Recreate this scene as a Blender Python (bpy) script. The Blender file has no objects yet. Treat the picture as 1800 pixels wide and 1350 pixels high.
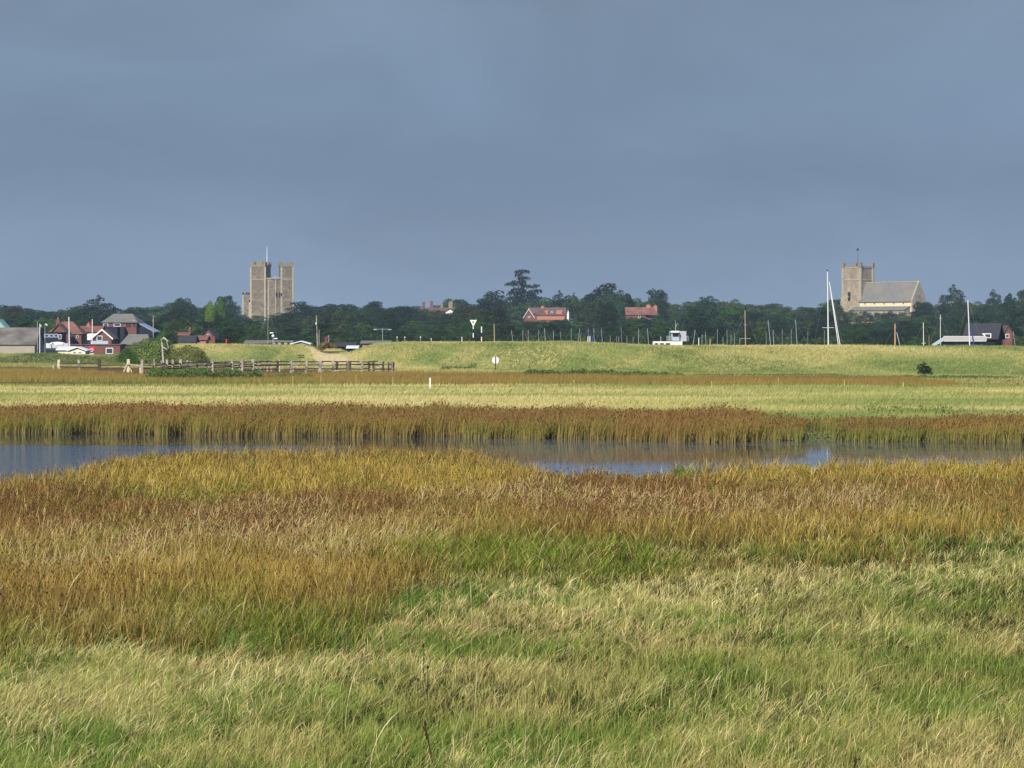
import bpy, math, random
import numpy as np
from mathutils import Vector
random.seed(7)
PI = math.pi
F = 5000.0      # focal length in pixels of the 1800 px wide photograph
H = 4.0         # eye height above the marsh (camera stands on a river wall)
HZ = 596.0      # row of the horizon
sc = bpy.context.scene
# ---------------------------------------------------------------- camera
cam = bpy.data.cameras.new("camera"); co = bpy.data.objects.new("camera", cam)
sc.collection.objects.link(co); sc.camera = co
co.location = (0, 0, H); co.rotation_euler = (PI/2, 0, 0)
cam.sensor_width = 36; cam.lens = 100.0; cam.shift_y = -79.0/1800.0
cam.clip_start = 0.5; cam.clip_end = 9000
# ---------------------------------------------------------------- light
SUN = Vector((-0.34, -0.94, 0)).normalized()
EL = math.radians(36)
sd = Vector((SUN.x*math.cos(EL), SUN.y*math.cos(EL), math.sin(EL)))
w = bpy.data.worlds.new("World"); sc.world = w; w.use_nodes = True
nt = w.node_tree; nt.nodes.clear(); N = nt.nodes.new; LK = nt.links.new
out = N('ShaderNodeOutputWorld'); bg = N('ShaderNodeBackground'); LK(bg.outputs[0], out.inputs[0])
bg.inputs['Strength'].default_value = 0.1
sky = N('ShaderNodeTexSky'); sky.sky_type = 'NISHITA'; sky.sun_disc = False
sky.sun_elevation = EL; sky.sun_rotation = math.atan2(SUN.x, SUN.y) % (2*PI)
tc = N('ShaderNodeTexCoord'); sep = N('ShaderNodeSeparateXYZ'); LK(tc.outputs['Generated'], sep.inputs[0])
ramp = N('ShaderNodeValToRGB'); LK(sep.outputs['Z'], ramp.inputs[0])      # colour of the rain cloud by height
cr = ramp.color_ramp
def s2l(c): return tuple((x/255/12.92 if x/255 <= .04045 else ((x/255+.055)/1.055)**2.4) for x in c)
SKYC = [(0.0, (130, 152, 178)), (0.03, (122, 143, 170)), (0.058, (113, 133, 162)), (0.085, (117, 138, 165)), (0.122, (121, 140, 163)), (0.15, (108, 150, 212)), (0.4, (100, 142, 208)), (1.0, (90, 124, 182))]
while len(cr.elements) < len(SKYC): cr.elements.new(0.5)
for e, (p, c) in zip(cr.elements, SKYC):
    e.position = p; e.color = (*s2l(c), 1)
mp = N('ShaderNodeMapping'); mp.inputs['Scale'].default_value = (1, 1, 2.3); LK(tc.outputs['Generated'], mp.inputs[0])
nz = N('ShaderNodeTexNoise'); nz.inputs['Scale'].default_value = 7.0; nz.inputs['Detail'].default_value = 6; nz.inputs['Roughness'].default_value = 0.55; nz.inputs['Distortion'].default_value = .6
LK(mp.outputs[0], nz.inputs['Vector'])
mr = N('ShaderNodeMapRange'); mr.inputs[1].default_value = 0.3; mr.inputs[2].default_value = 0.7; mr.inputs[3].default_value = 6.25; mr.inputs[4].default_value = 8.0
LK(nz.outputs['Fac'], mr.inputs[0])
vm = N('ShaderNodeVectorMath'); vm.operation = 'SCALE'; LK(ramp.outputs[0], vm.inputs[0]); LK(mr.outputs[0], vm.inputs['Scale'])
mx = N('ShaderNodeMix'); mx.data_type = 'RGBA'; mx.inputs[0].default_value = 0.96
LK(sky.outputs[0], mx.inputs[6]); LK(vm.outputs[0], mx.inputs[7]); LK(mx.outputs[2], bg.inputs[0])
sl = bpy.data.lights.new("sun", 'SUN'); sl.energy = 4.9; sl.angle = math.radians(0.5); sl.color = (1.0, 0.93, 0.82)
so = bpy.data.objects.new("sun", sl); sc.collection.objects.link(so); so.rotation_euler = (-sd).to_track_quat('-Z', 'Y').to_euler()
sc.view_settings.view_transform = 'Standard'; sc.view_settings.look = 'None'; sc.view_settings.exposure = 0.45; sc.view_settings.gamma = 1
sc.cycles.max_bounces = 5; sc.cycles.diffuse_bounces = 1; sc.cycles.glossy_bounces = 2; sc.cycles.transmission_bounces = 2
sc.cycles.volume_bounces = 0; sc.cycles.transparent_max_bounces = 4; sc.cycles.use_denoising = True; sc.cycles.denoiser = 'OPENIMAGEDENOISE'; sc.cycles.denoising_prefilter = 'ACCURATE'; sc.cycles.denoising_input_passes = 'RGB_ALBEDO_NORMAL'
# ---------------------------------------------------------------- helpers
col = sc.collection
def tag(o, label=None, cat=None, group=None, kind=None):
    if label: o['label'] = label
    if cat: o['category'] = cat
    if group: o['group'] = group
    if kind: o['kind'] = kind
    return o
def empty(name, loc, rz=0):
    o = bpy.data.objects.new(name, None); col.objects.link(o); o.location = loc; o.rotation_euler = (0, 0, rz); o.empty_display_size = .2
    return o
def zy(y, d): return H - (y-HZ)*d/F
def X(px, d): return (px-900.0)*d/F
RS = np.random.RandomState(3)
_tab = RS.rand(256, 256)
def vnoise(x, y, s=0):
    x = np.asarray(x, float)+s*17.3; y = np.asarray(y, float)+s*9.1
    xi = np.floor(x).astype(int); yi = np.floor(y).astype(int); fx = x-xi; fy = y-yi
    fx = fx*fx*(3-2*fx); fy = fy*fy*(3-2*fy)
    a = _tab[xi % 256, yi % 256]; b = _tab[(xi+1) % 256, yi % 256]; c = _tab[xi % 256, (yi+1) % 256]; d = _tab[(xi+1) % 256, (yi+1) % 256]
    return (a*(1-fx)+b*fx)*(1-fy)+(c*(1-fx)+d*fx)*fy
def fbm(x, y, s=0, o=3):
    v = 0; a = .5; t = 0
    for k in range(o):
        v = v+a*vnoise(x*2**k, y*2**k, s+k*3); t += a; a *= .5
    return v/t
def sstep(a, b, x):
    t = np.clip((x-a)/(b-a), 0, 1); return t*t*(3-2*t)
def lin(c, k=.05):
    a = np.array(s2l(c))*.82; return a*(1-k)+k*(a @ np.array([.3, .6, .1]))
def mat(name, base, rough=0.85, var=0.15, scale=3.0, attr=False, trans=0.0, objcol=False, bump=0.0, detail=4, metal=0.0, stretch=None, dark=None):
    m = bpy.data.materials.new(name); m.use_nodes = True; t = m.node_tree; t.nodes.clear(); n = t.nodes.new; L = t.links.new
    o = n('ShaderNodeOutputMaterial')
    g = n('ShaderNodeNewGeometry') if stretch is None and not objcol else n('ShaderNodeTexCoord')
    pos = g.outputs['Position'] if 'Position' in g.outputs else g.outputs['Object']
    if stretch:
        q = n('ShaderNodeMapping'); q.inputs['Scale'].default_value = stretch; L(pos, q.inputs[0]); pos = q.outputs[0]
    c = None
    if attr:
        a = n('ShaderNodeAttribute'); a.attribute_name = 'Col'; c = a.outputs['Color']
    else:
        a = n('ShaderNodeRGB'); a.outputs[0].default_value = (*base, 1); c = a.outputs[0]
    if objcol:
        i = n('ShaderNodeObjectInfo'); k = n('ShaderNodeMix'); k.data_type = 'RGBA'; k.blend_type = 'MULTIPLY'; k.inputs[0].default_value = 1
        L(c, k.inputs[6]); L(i.outputs['Color'], k.inputs[7]); c = k.outputs[2]
    nn = None
    if var > 0:
        nn = n('ShaderNodeTexNoise'); nn.inputs['Scale'].default_value = scale; nn.inputs['Detail'].default_value = detail; nn.inputs['Roughness'].default_value = .65
        L(pos, nn.inputs['Vector'])
        r = n('ShaderNodeMapRange'); r.inputs[1].default_value = .3; r.inputs[2].default_value = .7; r.inputs[3].default_value = 1-var; r.inputs[4].default_value = 1+var
        L(nn.outputs['Fac'], r.inputs[0])
        v = n('ShaderNodeVectorMath'); v.operation = 'SCALE'; L(c, v.inputs[0]); L(r.outputs[0], v.inputs['Scale']); c = v.outputs[0]
        if dark:
            n2 = n('ShaderNodeTexNoise'); n2.inputs['Scale'].default_value = scale*.23; n2.inputs['Detail'].default_value = 5; L(pos, n2.inputs['Vector'])
            r2 = n('ShaderNodeMapRange'); r2.inputs[1].default_value = .45; r2.inputs[2].default_value = .62; L(n2.outputs['Fac'], r2.inputs[0])
            k = n('ShaderNodeMix'); k.data_type = 'RGBA'; L(r2.outputs[0], k.inputs[0]); L(c, k.inputs[6]); k.inputs[7].default_value = (*dark, 1); c = k.outputs[2]
    if attr or trans > 0:
        d = n('ShaderNodeBsdfDiffuse'); L(c, d.inputs['Color']); sh = d.outputs[0]
        if trans > 0:
            tr = n('ShaderNodeBsdfTranslucent'); L(c, tr.inputs['Color']); ms = n('ShaderNodeMixShader'); ms.inputs[0].default_value = trans
            L(sh, ms.inputs[1]); L(tr.outputs[0], ms.inputs[2]); sh = ms.outputs[0]
    else:
        p = n('ShaderNodeBsdfPrincipled'); L(c, p.inputs['Base Color']); p.inputs['Roughness'].default_value = rough; p.inputs['Metallic'].default_value = metal
        if rough > .6: p.inputs['Specular IOR Level'].default_value = .2
        sh = p.outputs[0]
        if bump and nn:
            b = n('ShaderNodeBump'); b.inputs['Strength'].default_value = bump; b.inputs['Distance'].default_value = .1; L(nn.outputs['Fac'], b.inputs['Height']); L(b.outputs[0], p.inputs['Normal'])
    L(sh, o.inputs[0]); return m
C = lambda r, g, b, k=1.0: tuple(.8*k*x for x in s2l((r, g, b)))
M = dict(
    grass=mat('grass_blades', None, attr=True, var=0.0, trans=0.12),
    leaf=mat('leaves', None, attr=True, var=.2, scale=.35, trans=.22, objcol=True, detail=2),
    bark=mat('bark', C(86, 74, 60), scale=6, var=.3),
    deadwood=mat('bleached_wood', C(190, 182, 165), scale=6, var=.2),
    stone=mat('castle_rubble', C(126, 116, 97), scale=.9, var=.6, bump=.6, dark=C(116, 106, 92)),
    ashlar=mat('pale_ashlar', C(172, 162, 142), scale=1.0, var=.3),
    capstone=mat('weathered_top_stone', C(138, 128, 108), scale=1.5, var=.2),
    flint=mat('church_flint', C(164, 150, 124), scale=1.3, var=.55, bump=.5, dark=C(146, 134, 112)),
    plaster=mat('cream_render', C(228, 214, 172), scale=.7, var=.1),
    lead=mat('lead_sheet', C(150, 165, 182), rough=.5, var=.1),
    slate=mat('grey_slate', C(118, 118, 112), scale=.8, var=.16, dark=C(128, 124, 112)),
    darkslate=mat('dark_slate', C(62, 62, 66), scale=1.2, var=.2),
    redtile=mat('red_roof_tile', C(136, 94, 80), scale=1.5, var=.35, dark=C(112, 82, 72)),
    browntile=mat('brown_roof_tile', C(108, 88, 84), scale=1.5, var=.25),
    brick=mat('red_brick', C(118, 80, 70), scale=2.2, var=.25),
    orbrick=mat('orange_brick', C(176, 126, 102), scale=2.2, var=.2),
    asbestos=mat('old_sheet_roof', C(120, 116, 108), scale=1.0, var=.25, dark=C(98, 92, 84)),
    concrete=mat('pale_concrete', C(164, 158, 138), scale=1.0, var=.1),
    white=mat('white_paint', C(232, 232, 226), rough=.5, var=.05),
    cream=mat('cream_paint', C(226, 220, 190), rough=.6, var=.06),
    navy=mat('dark_blue_cladding', C(38, 43, 56), scale=2, var=.15),
    black=mat('black_weatherboard', C(30, 31, 38), scale=3, var=.2),
    glass=mat('window_glass', C(60, 68, 80), rough=.15, var=.2, scale=.6),
    slitdark=mat('window_shadow_glass', C(24, 24, 28), rough=.3, var=.1),
    timber=mat('weathered_timber', C(164, 156, 142), scale=4, var=.28, dark=C(112, 102, 88)),
    darktimber=mat('dark_timber', C(72, 64, 56), scale=4, var=.28),
    paletimber=mat('pale_timber', C(206, 196, 164), scale=4, var=.15),
    tanwood=mat('varnished_spar', C(186, 164, 126), rough=.5, scale=4, var=.15),
    orangewood=mat('orange_spar', C(204, 158, 100), rough=.5, scale=4, var=.15),
    alu=mat('grey_aluminium', C(176, 182, 184), rough=.4, var=.06),
    red=mat('red_paint', C(196, 44, 46), rough=.5, var=.08),
    yellow=mat('yellow_plastic', C(232, 214, 96), rough=.5, var=.05),
    blue=mat('blue_canvas', C(44, 70, 150), rough=.8, var=.1),
    paleblue=mat('pale_blue_paint_and_shade', C(176, 190, 200), rough=.5, var=.06),
    green=mat('pale_green_paint', C(150, 190, 176), rough=.6, var=.1),
    deadbrown=mat('dead_stalk', C(70, 48, 34), scale=20, var=.3),
    blackpaint=mat('black_paint', C(22, 22, 24), rough=.5, var=.1),
)
class MB:
    def __init__(s): s.v = []; s.f = []
    def add(s, vs, fs):
        b = len(s.v); s.v += [tuple(p) for p in vs]; s.f += [tuple(i+b for i in f) for f in fs]; return s
    def box(s, x0, x1, y0, y1, z0, z1, rz=0, o=(0, 0, 0)):
        c, n = math.cos(rz), math.sin(rz); vs = []
        for z in (z0, z1):
            for x, y in ((x0, y0), (x1, y0), (x1, y1), (x0, y1)): vs.append((x*c-y*n+o[0], x*n+y*c+o[1], z+o[2]))
        return s.add(vs, [(3, 2, 1, 0), (4, 5, 6, 7), (0, 1, 5, 4), (1, 2, 6, 5), (2, 3, 7, 6), (3, 0, 4, 7)])
    def tube(s, p, q, r0, r1=None, n=6):
        r1 = r0 if r1 is None else r1
        p = Vector(p); q = Vector(q); a = (q-p).normalized(); u = a.orthogonal().normalized(); v = a.cross(u); vs = []
        for c, r in ((p, r0), (q, r1)):
            for k in range(n):
                t = 2*PI*k/n; vs.append(c+u*(r*math.cos(t))+v*(r*math.sin(t)))
        fs = [(k, (k+1) % n, n+(k+1) % n, n+k) for k in range(n)]
        return s.add(vs, fs+[tuple(range(n-1, -1, -1)), tuple(range(n, 2*n))])
    def prism(s, pts, y0, y1):           # outline in x,z extruded along y
        n = len(pts); vs = [(x, y0, z) for x, z in pts]+[(x, y1, z) for x, z in pts]
        return s.add(vs, [tuple(range(n)), tuple(range(2*n-1, n-1, -1))]+[(k, k+n, (k+1) % n+n, (k+1) % n) for k in range(n)])
    def blob(s, c, r, n=8, m=5):
        rx, ry, rz = r if isinstance(r, tuple) else (r, r, r); vs = [(c[0], c[1], c[2]-rz)]
        for j in range(1, m):
            a = PI*j/m-PI/2
            for k in range(n): t = 2*PI*k/n; vs.append((c[0]+rx*math.cos(a)*math.cos(t), c[1]+ry*math.cos(a)*math.sin(t), c[2]+rz*math.sin(a)))
        vs.append((c[0], c[1], c[2]+rz)); e = len(vs)-1; fs = [(0, 1+(k+1) % n, 1+k) for k in range(n)]
        for j in range(m-2):
            for k in range(n): a = 1+j*n; fs.append((a+k, a+(k+1) % n, a+n+(k+1) % n, a+n+k))
        a = 1+(m-2)*n; fs += [(a+k, a+(k+1) % n, e) for k in range(n)]
        return s.add(vs, fs)
    def build(s, name, m, parent=None, loc=None):
        me = bpy.data.meshes.new(name); me.from_pydata(s.v, [], s.f); me.materials.append(m); me.update()
        o = bpy.data.objects.new(name, me); col.objects.link(o)
        if parent: o.parent = parent
        if loc: o.location = loc
        return o
def copy_tree(o, parent=None):
    c = o.copy(); col.objects.link(c)
    if parent: c.parent = parent
    for ch in list(o.children): copy_tree(ch, c)
    return c
def npmesh(name, V, quads, tris, Cc, m):
    me = bpy.data.meshes.new(name); nq, ntr = len(quads), len(tris)
    me.vertices.add(len(V)); me.vertices.foreach_set('co', V.astype(np.float32).ravel())
    me.loops.add(nq*4+ntr*3); li = np.concatenate([quads.ravel(), tris.ravel()]).astype(np.int32)
    me.loops.foreach_set('vertex_index', li)
    me.polygons.add(nq+ntr)
    ls = np.concatenate([np.arange(nq)*4, nq*4+np.arange(ntr)*3]).astype(np.int32); me.polygons.foreach_set('loop_start', ls)
    me.update(calc_edges=True)
    if Cc is not None:
        a = me.color_attributes.new('Col', 'FLOAT_COLOR', 'POINT'); cc = np.ones((len(V), 4), np.float32); cc[:, :3] = Cc; a.data.foreach_set('color', cc.ravel())
    me.materials.append(m); o = bpy.data.objects.new(name, me); col.objects.link(o); return o
# ---------------------------------------------------------------- terrain
def interp(px, pts): return np.interp(px, [p[0] for p in pts], [p[1] for p in pts])
TOE = [(-1500, 520), (-300, 462), (0, 452), (300, 452), (480, 440), (560, 420), (640, 402), (700, 386), (900, 358), (1200, 328), (1800, 302), (2600, 285), (4000, 270)]
CRY = [(-1500, 616), (0, 623), (90, 624), (200, 626), (232, 619), (290, 608), (330, 605), (420, 605.5), (500, 607.5), (545, 606), (556, 612), (566, 621), (612, 621), (628, 616), (645, 610), (662, 605), (700, 603), (740, 601.5), (800, 601.5), (1000, 601.5), (1050, 603), (1120, 606), (1180, 608.5), (1250, 608.5), (1350, 608), (1500, 608), (1620, 610), (1700, 609), (1800, 611), (2600, 615)]
DN = [(-900, 113.1), (-700, 75.7), (0, 74.7), (80, 76.4), (140, 81.4), (200, 87.3), (260, 91.6), (350, 93.9), (700, 95.0), (850, 91.6), (900, 86.0), (940, 81.4), (1000, 78.6), (1170, 78.1), (1185, 84.8), (1230, 83.3), (1420, 84.9), (1436, 82.6), (1470, 86.0), (1800, 86.0), (2600, 84.9), (2900, 113.1)]
DF = [(-900, 120), (0, 121.5), (300, 119), (600, 117.5), (850, 115), (1000, 113.5), (1200, 111), (1405, 110.5), (1420, 114), (1450, 114), (1466, 110.5), (1800, 111.5), (2900, 112)]
def ppx(x, y): return 900+x/np.maximum(y, 5.0)*F
def lake(x, y):
    p = ppx(x, y); n = (fbm(x*.7, y*.7, 5)-.5)*1.6
    return np.minimum(y-(interp(p, DN)+n), (interp(p, DF)+2.0+n*.5)-y)
def wall_s(x, y):
    p = ppx(x, y); return y-interp(p, TOE)
def ground(x, y):
    x = np.asarray(x, float); y = np.asarray(y, float); p = ppx(x, y)
    z = (fbm(x*.35, y*.35, 1)-.5)*.10 + (fbm(x*.03, y*.03, 2)-.5)*.12
    z = z*sstep(8, 20, y)+.04
    z = np.where(y < 20, np.maximum(z, 2.4*sstep(13, 5, y)), z)
    lk = lake(x, y); z = z*(1-sstep(-.6, .2, lk)) - .55*sstep(-.3, 1.5, lk)
    toe = interp(p, TOE); s = y-toe
    hc = H-(interp(p, CRY)-HZ)*(toe+12)/F - .12
    hc = hc + (fbm(x*.12, y*.1, 8)-.5)*.16
    prof = sstep(-1.5, 11.5, s)*(1-sstep(14.5, 25, s)); prof = prof*.75+.25*np.clip(s/11.5, 0, 1)*(1-sstep(14.5, 25, s))
    z = z+hc*prof
    z = z + (2.6*np.exp(-((p-585)/38)**4)*np.exp(-((s-30)/7)**2))
    inl = np.interp(y, [0, 560, 700, 950, 1250, 1500, 4000], [0, 0.2, 3, 6, 10, 11, 12])
    return z+inl*(y > 560)
def mg(Y): return np.concatenate(Y)
rows = np.unique(mg([np.arange(-40, 20, 2.), np.arange(20, 60, 1.), np.arange(60, 130, .6), np.arange(130, 260, 3), np.arange(260, 500, 1.2), np.arange(500, 1500, 20), np.arange(1500, 8001, 500)]))
us = np.linspace(-.42, .42, 420)
YY, UU = np.meshgrid(rows, us, indexing='ij'); XX = UU*(np.abs(YY)+80)
ZZ = ground(XX, YY)
# ground colour by zone
def zonecol(x, y):
    p = ppx(x, y); s = y-interp(p, TOE)
    c = np.ones(x.shape+(3,))*lin((62, 66, 32))*.8  # near ground darkened so the gaps between blades look shaded
    def mixc(c, k, m): m = m[..., None]; return c*(1-m)+lin(k)*m
    rush = sstep(40, 48, y)*(1-sstep(130, 134, y)); c = mixc(c, (58, 48, 28), rush)
    med = sstep(130, 134, y); n = fbm(x*.06, y*.08, 4); c = mixc(c, (170, 160, 92), med); c = mixc(c, (140, 146, 80), med*.7*sstep(.4, .7, n))
    br = sstep(236, 242, y)*(1-sstep(-14, -6, s)); c = mixc(c, (112, 90, 52), br)
    bk = sstep(-4, 2, s); n2 = fbm(x*.09, y*.15, 6); c = mixc(c, (128, 138, 72), bk); c = mixc(c, (168, 158, 92), bk*sstep(.42, .6, n2))
    sand = np.exp(-((p-582+(s-6)*2.0)/36)**4)*sstep(-9, -6, s)*(1-sstep(13, 16, s)); c = mixc(c, (196, 176, 128), np.clip(sand*1.2, 0, 1))
    inl = sstep(22, 60, s); c = mixc(c, (46, 56, 34), inl)
    return c
CC = zonecol(XX, YY)
nr, ncn = XX.shape; idx = np.arange(nr*ncn).reshape(nr, ncn)
Q = np.stack([idx[:-1, :-1], idx[:-1, 1:], idx[1:, 1:], idx[1:, :-1]], -1).reshape(-1, 4)
gm = mat('ground_soil', None, attr=True, var=.25, scale=1.3)
g = npmesh('ground', np.stack([XX, YY, ZZ], -1).reshape(-1, 3), Q, np.zeros((0, 3), int), CC.reshape(-1, 3), gm)
tag(g, 'flat marsh ground rising to the grassed river wall and town', None, None, 'structure')
for p in g.data.polygons: break
g.data.polygons.foreach_set('use_smooth', np.ones(len(g.data.polygons), bool))
# ---------------------------------------------------------------- water
def water_mat():
    m = bpy.data.materials.new('marsh_water'); m.use_nodes = True; t = m.node_tree; t.nodes.clear(); n = t.nodes.new; L = t.links.new
    o = n('ShaderNodeOutputMaterial'); p = n('ShaderNodeBsdfPrincipled'); p.inputs['Base Color'].default_value = (.026, .036, .052, 1)
    p.inputs['Roughness'].default_value = .04; p.inputs['IOR'].default_value = 1.33
    g = n('ShaderNodeNewGeometry'); s = n('ShaderNodeSeparateXYZ'); L(g.outputs['Position'], s.inputs[0])
    def mrange(src, a, b, c=0., d=1.):
        r = n('ShaderNodeMapRange'); r.inputs[1].default_value = a; r.inputs[2].default_value = b; r.inputs[3].default_value = c; r.inputs[4].default_value = d; L(src, r.inputs[0]); return r.outputs[0]
    def mul(a, b):
        k = n('ShaderNodeMath'); k.operation = 'MULTIPLY'; L(a, k.inputs[0]); L(b, k.inputs[1]); return k.outputs[0]
    # wind reaches the open water on the left, the rest lies calm
    wn = n('ShaderNodeTexNoise'); wn.inputs['Scale'].default_value = .12; L(g.outputs['Position'], wn.inputs['Vector'])
    ya = n('ShaderNodeMath'); ya.operation = 'MULTIPLY_ADD'; L(wn.outputs['Fac'], ya.inputs[0]); ya.inputs[1].default_value = 3.; L(s.outputs['Y'], ya.inputs[2])
    wind = mul(mrange(ya.outputs[0], 110.2, 109.4), mrange(s.outputs['X'], -5, -12))
    n1 = n('ShaderNodeTexNoise'); n1.inputs['Scale'].default_value = 2.4; n1.inputs['Detail'].default_value = 4; L(g.outputs['Position'], n1.inputs['Vector'])
    amp = n('ShaderNodeMath'); amp.operation = 'MULTIPLY_ADD'; L(wind, amp.inputs[0]); amp.inputs[1].default_value = .085; amp.inputs[2].default_value = .0007
    hgt = mul(n1.outputs['Fac'], amp.outputs[0])
    b = n('ShaderNodeBump'); b.inputs['Strength'].default_value = 1; b.inputs['Distance'].default_value = 1.; L(hgt, b.inputs['Height']); L(b.outputs[0], p.inputs['Normal'])
    # floating weed in thin rafts on the calm right-hand water
    mp = n('ShaderNodeMapping'); mp.inputs['Scale'].default_value = (.55, 1.0, 1); L(g.outputs['Position'], mp.inputs[0])
    n2 = n('ShaderNodeTexNoise'); n2.inputs['Scale'].default_value = 1.1; n2.inputs['Detail'].default_value = 6; n2.inputs['Roughness'].default_value = .7; L(mp.outputs[0], n2.inputs['Vector'])
    n3 = n('ShaderNodeTexNoise'); n3.inputs['Scale'].default_value = .09; n3.inputs['Detail'].default_value = 3; L(g.outputs['Position'], n3.inputs['Vector'])
    ad = n('ShaderNodeMath'); ad.operation = 'ADD'; L(n2.outputs['Fac'], ad.inputs[0]); L(n3.outputs['Fac'], ad.inputs[1])
    msk = mul(mul(mrange(ad.outputs[0], .93, 1.05), mrange(s.outputs['X'], -6, 0)), mrange(s.outputs['Y'], 84, 96))
    df = n('ShaderNodeBsdfDiffuse'); df.inputs['Color'].default_value = (*C(112, 114, 104), 1)
    m2 = n('ShaderNodeMath'); m2.operation = 'MULTIPLY'; L(msk, m2.inputs[0]); m2.inputs[1].default_value = .35
    ms = n('ShaderNodeMixShader'); L(m2.outputs[0], ms.inputs[0]); L(p.outputs[0], ms.inputs[1]); L(df.outputs[0], ms.inputs[2]); L(ms.outputs[0], o.inputs[0])
    return m
wp = MB(); wp.add([(-70, 60, -.045), (70, 60, -.045), (90, 124, -.045), (-90, 124, -.045)], [(0, 1, 2, 3)])
tag(wp.build('water', water_mat()), 'pool of marsh water between the two rush beds', None, None, 'structure')
rv = MB(); rv.add([(-300, 480, .30), (300, 480, .30), (300, 560, .30), (-300, 560, .30)], [(0, 1, 2, 3)])
tag(rv.build('river', M['glass']), 'river behind the grassed wall', None, None, 'structure')
# ---------------------------------------------------------------- grass
class Blades:
    def __init__(s): s.V = []; s.Q = []; s.T = []; s.C = []; s.n = 0
    def add(s, x, y, h, lean, ang, wd, c0, c1, seg=3, prof=None, z=None, tmin=0.0, yawr=1.0, cm=None):
        n = len(x); z = ground(x, y)-.03 if z is None else z
        t = np.linspace(tmin, 1, seg+1)[None, :]
        dx = h[:, None]*lean[:, None]*t**2
        cx = x[:, None]+dx*np.cos(ang)[:, None]; cy = y[:, None]+dx*np.sin(ang)[:, None]
        cz = z[:, None]+h[:, None]*(t-.45*lean[:, None]*t**2)
        yaw = RS.uniform(-yawr, yawr, n)[:, None]; ux = np.cos(yaw); uy = np.sin(yaw)
        pf = (1-.8*t**1.4) if prof is None else np.array(prof)[None, :]
        hw = .5*wd[:, None]*pf
        m = seg
        L = np.stack([cx-ux*hw, cy-uy*hw, cz], -1)[:, :m]; R = np.stack([cx+ux*hw, cy+uy*hw, cz], -1)[:, :m]
        tip = np.stack([cx, cy, cz], -1)[:, m:]
        V = np.concatenate([L, R, tip], 1); k = 2*m+1
        Cc = c0[:, None, :]*(1-t[..., None])+c1[:, None, :]*t[..., None]
        if cm is not None:
            q = t[..., None]; Cc = np.where(q < .42, c0[:, None, :]*(1-q/.42)+cm[:, None, :]*q/.42, cm[:, None, :]*(1-(q-.42)/.58)+c1[:, None, :]*(q-.42)/.58)
        Cc = np.concatenate([Cc[:, :m], Cc[:, :m], Cc[:, m:]], 1)
        b = (s.n+np.arange(n)*k)[:, None]
        for j in range(m-1): s.Q.append(np.concatenate([b+j, b+m+j, b+m+j+1, b+j+1], 1))
        s.T.append(np.concatenate([b+m-1, b+2*m-1, b+2*m], 1))
        s.V.append(V.reshape(-1, 3)); s.C.append(Cc.reshape(-1, 3)); s.n += n*k
        return np.stack([cx[:, -1], cy[:, -1], cz[:, -1]], -1)
    def heads(s, P, r, hh, c):             # small crossed diamonds for seed heads
        n = len(P)
        for a in (0., PI/2):
            yaw = RS.uniform(0, PI, n)+a; ux = np.cos(yaw)*r; uy = np.sin(yaw)*r; o = np.zeros(n)
            V = np.stack([P+np.stack([o, o, -hh], -1), P+np.stack([ux, uy, o], -1), P+np.stack([o, o, hh], -1), P-np.stack([ux, uy, o], -1)], 1)
            b = (s.n+np.arange(n)*4)[:, None]; s.Q.append(b+np.arange(4)[None, :]); s.V.append(V.reshape(-1, 3)); s.C.append(np.repeat(c, 4, 0)); s.n += n*4
    def build(s, name, label, cat):
        Qd = np.concatenate(s.Q) if s.Q else np.zeros((0, 4), int); T = np.concatenate(s.T) if s.T else np.zeros((0, 3), int)
        o = npmesh(name, np.concatenate(s.V), Qd, T, np.concatenate(s.C), M['grass'])
        tag(o, label, cat, None, 'stuff'); return o
def samp(n, d0, d1, e=1.6):
    # positions over the marsh, denser where nearer the viewer, with five metres to spare on either side
    n = int(n*1.94); u = RS.rand(n); a = 1-e; d = (d0**a+u*(d1**a-d0**a))**(1/a); px = RS.uniform(-1100, 2900, n); x = X(px, d)
    k = np.abs(x) < .2*d+6.0; return x[k], d[k], px[k]
def cmix(cols, k):                          # piecewise blend, k in 0..len-1
    cols = np.array([lin(c) for c in cols]); k = np.clip(k, 0, len(cols)-1.001); i = k.astype(int); f = (k-i)[:, None]
    return cols[i]*(1-f)+cols[i+1]*f
def jit(c, n, a=.22):
    return c*(1+RS.uniform(-a, a, (n, 1)))*(1+RS.uniform(-.06, .06, (n, 3)))
def ell(px, v, cx, cy, rx, ry): return np.clip(1.5*(1-((px-cx)/rx)**2-((v-cy)/ry)**2), 0, 1)
def tufts(arrs, k, r):
    # every position becomes the centre of a small tuft of about k stems
    n = len(arrs[0]); rep = RS.poisson(k-1, n)+1; out = [np.repeat(a, rep) for a in arrs]; m = len(out[0])
    a = RS.uniform(0, 2*PI, m); q = np.abs(RS.normal(0, r, m))*(out[1]/35)**.5; out[0] = out[0]+q*np.cos(a); out[1] = out[1]+q*np.sin(a)
    tb = np.repeat(RS.uniform(.62, 1.3, n), rep); th = np.repeat(RS.uniform(.6, 1.35, n), rep); return out, a, q/r, tb, th
BAB = [(-200, 1143), (0, 1128), (150, 1086), (350, 1098), (520, 1103), (640, 1063), (750, 1013), (1000, 990), (1200, 963), (1500, 948), (1800, 916), (2000, 908)]
def vv(d): return HZ+F*(H-.26)/d
def edge_noise(x, d): return (fbm(x*.45, d*.35, 11)-.5)*90+(vnoise(x*2.3, d*1.5, 3)-.5)*34
def field_A(n):
    x, d, px = samp(n, 20, 72); n = len(x); v = vv(d); k = v+edge_noise(x, d)-interp(px, BAB); keep = k > RS.uniform(-60, 40, n)
    return x[keep], d[keep], px[keep], v[keep]
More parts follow.
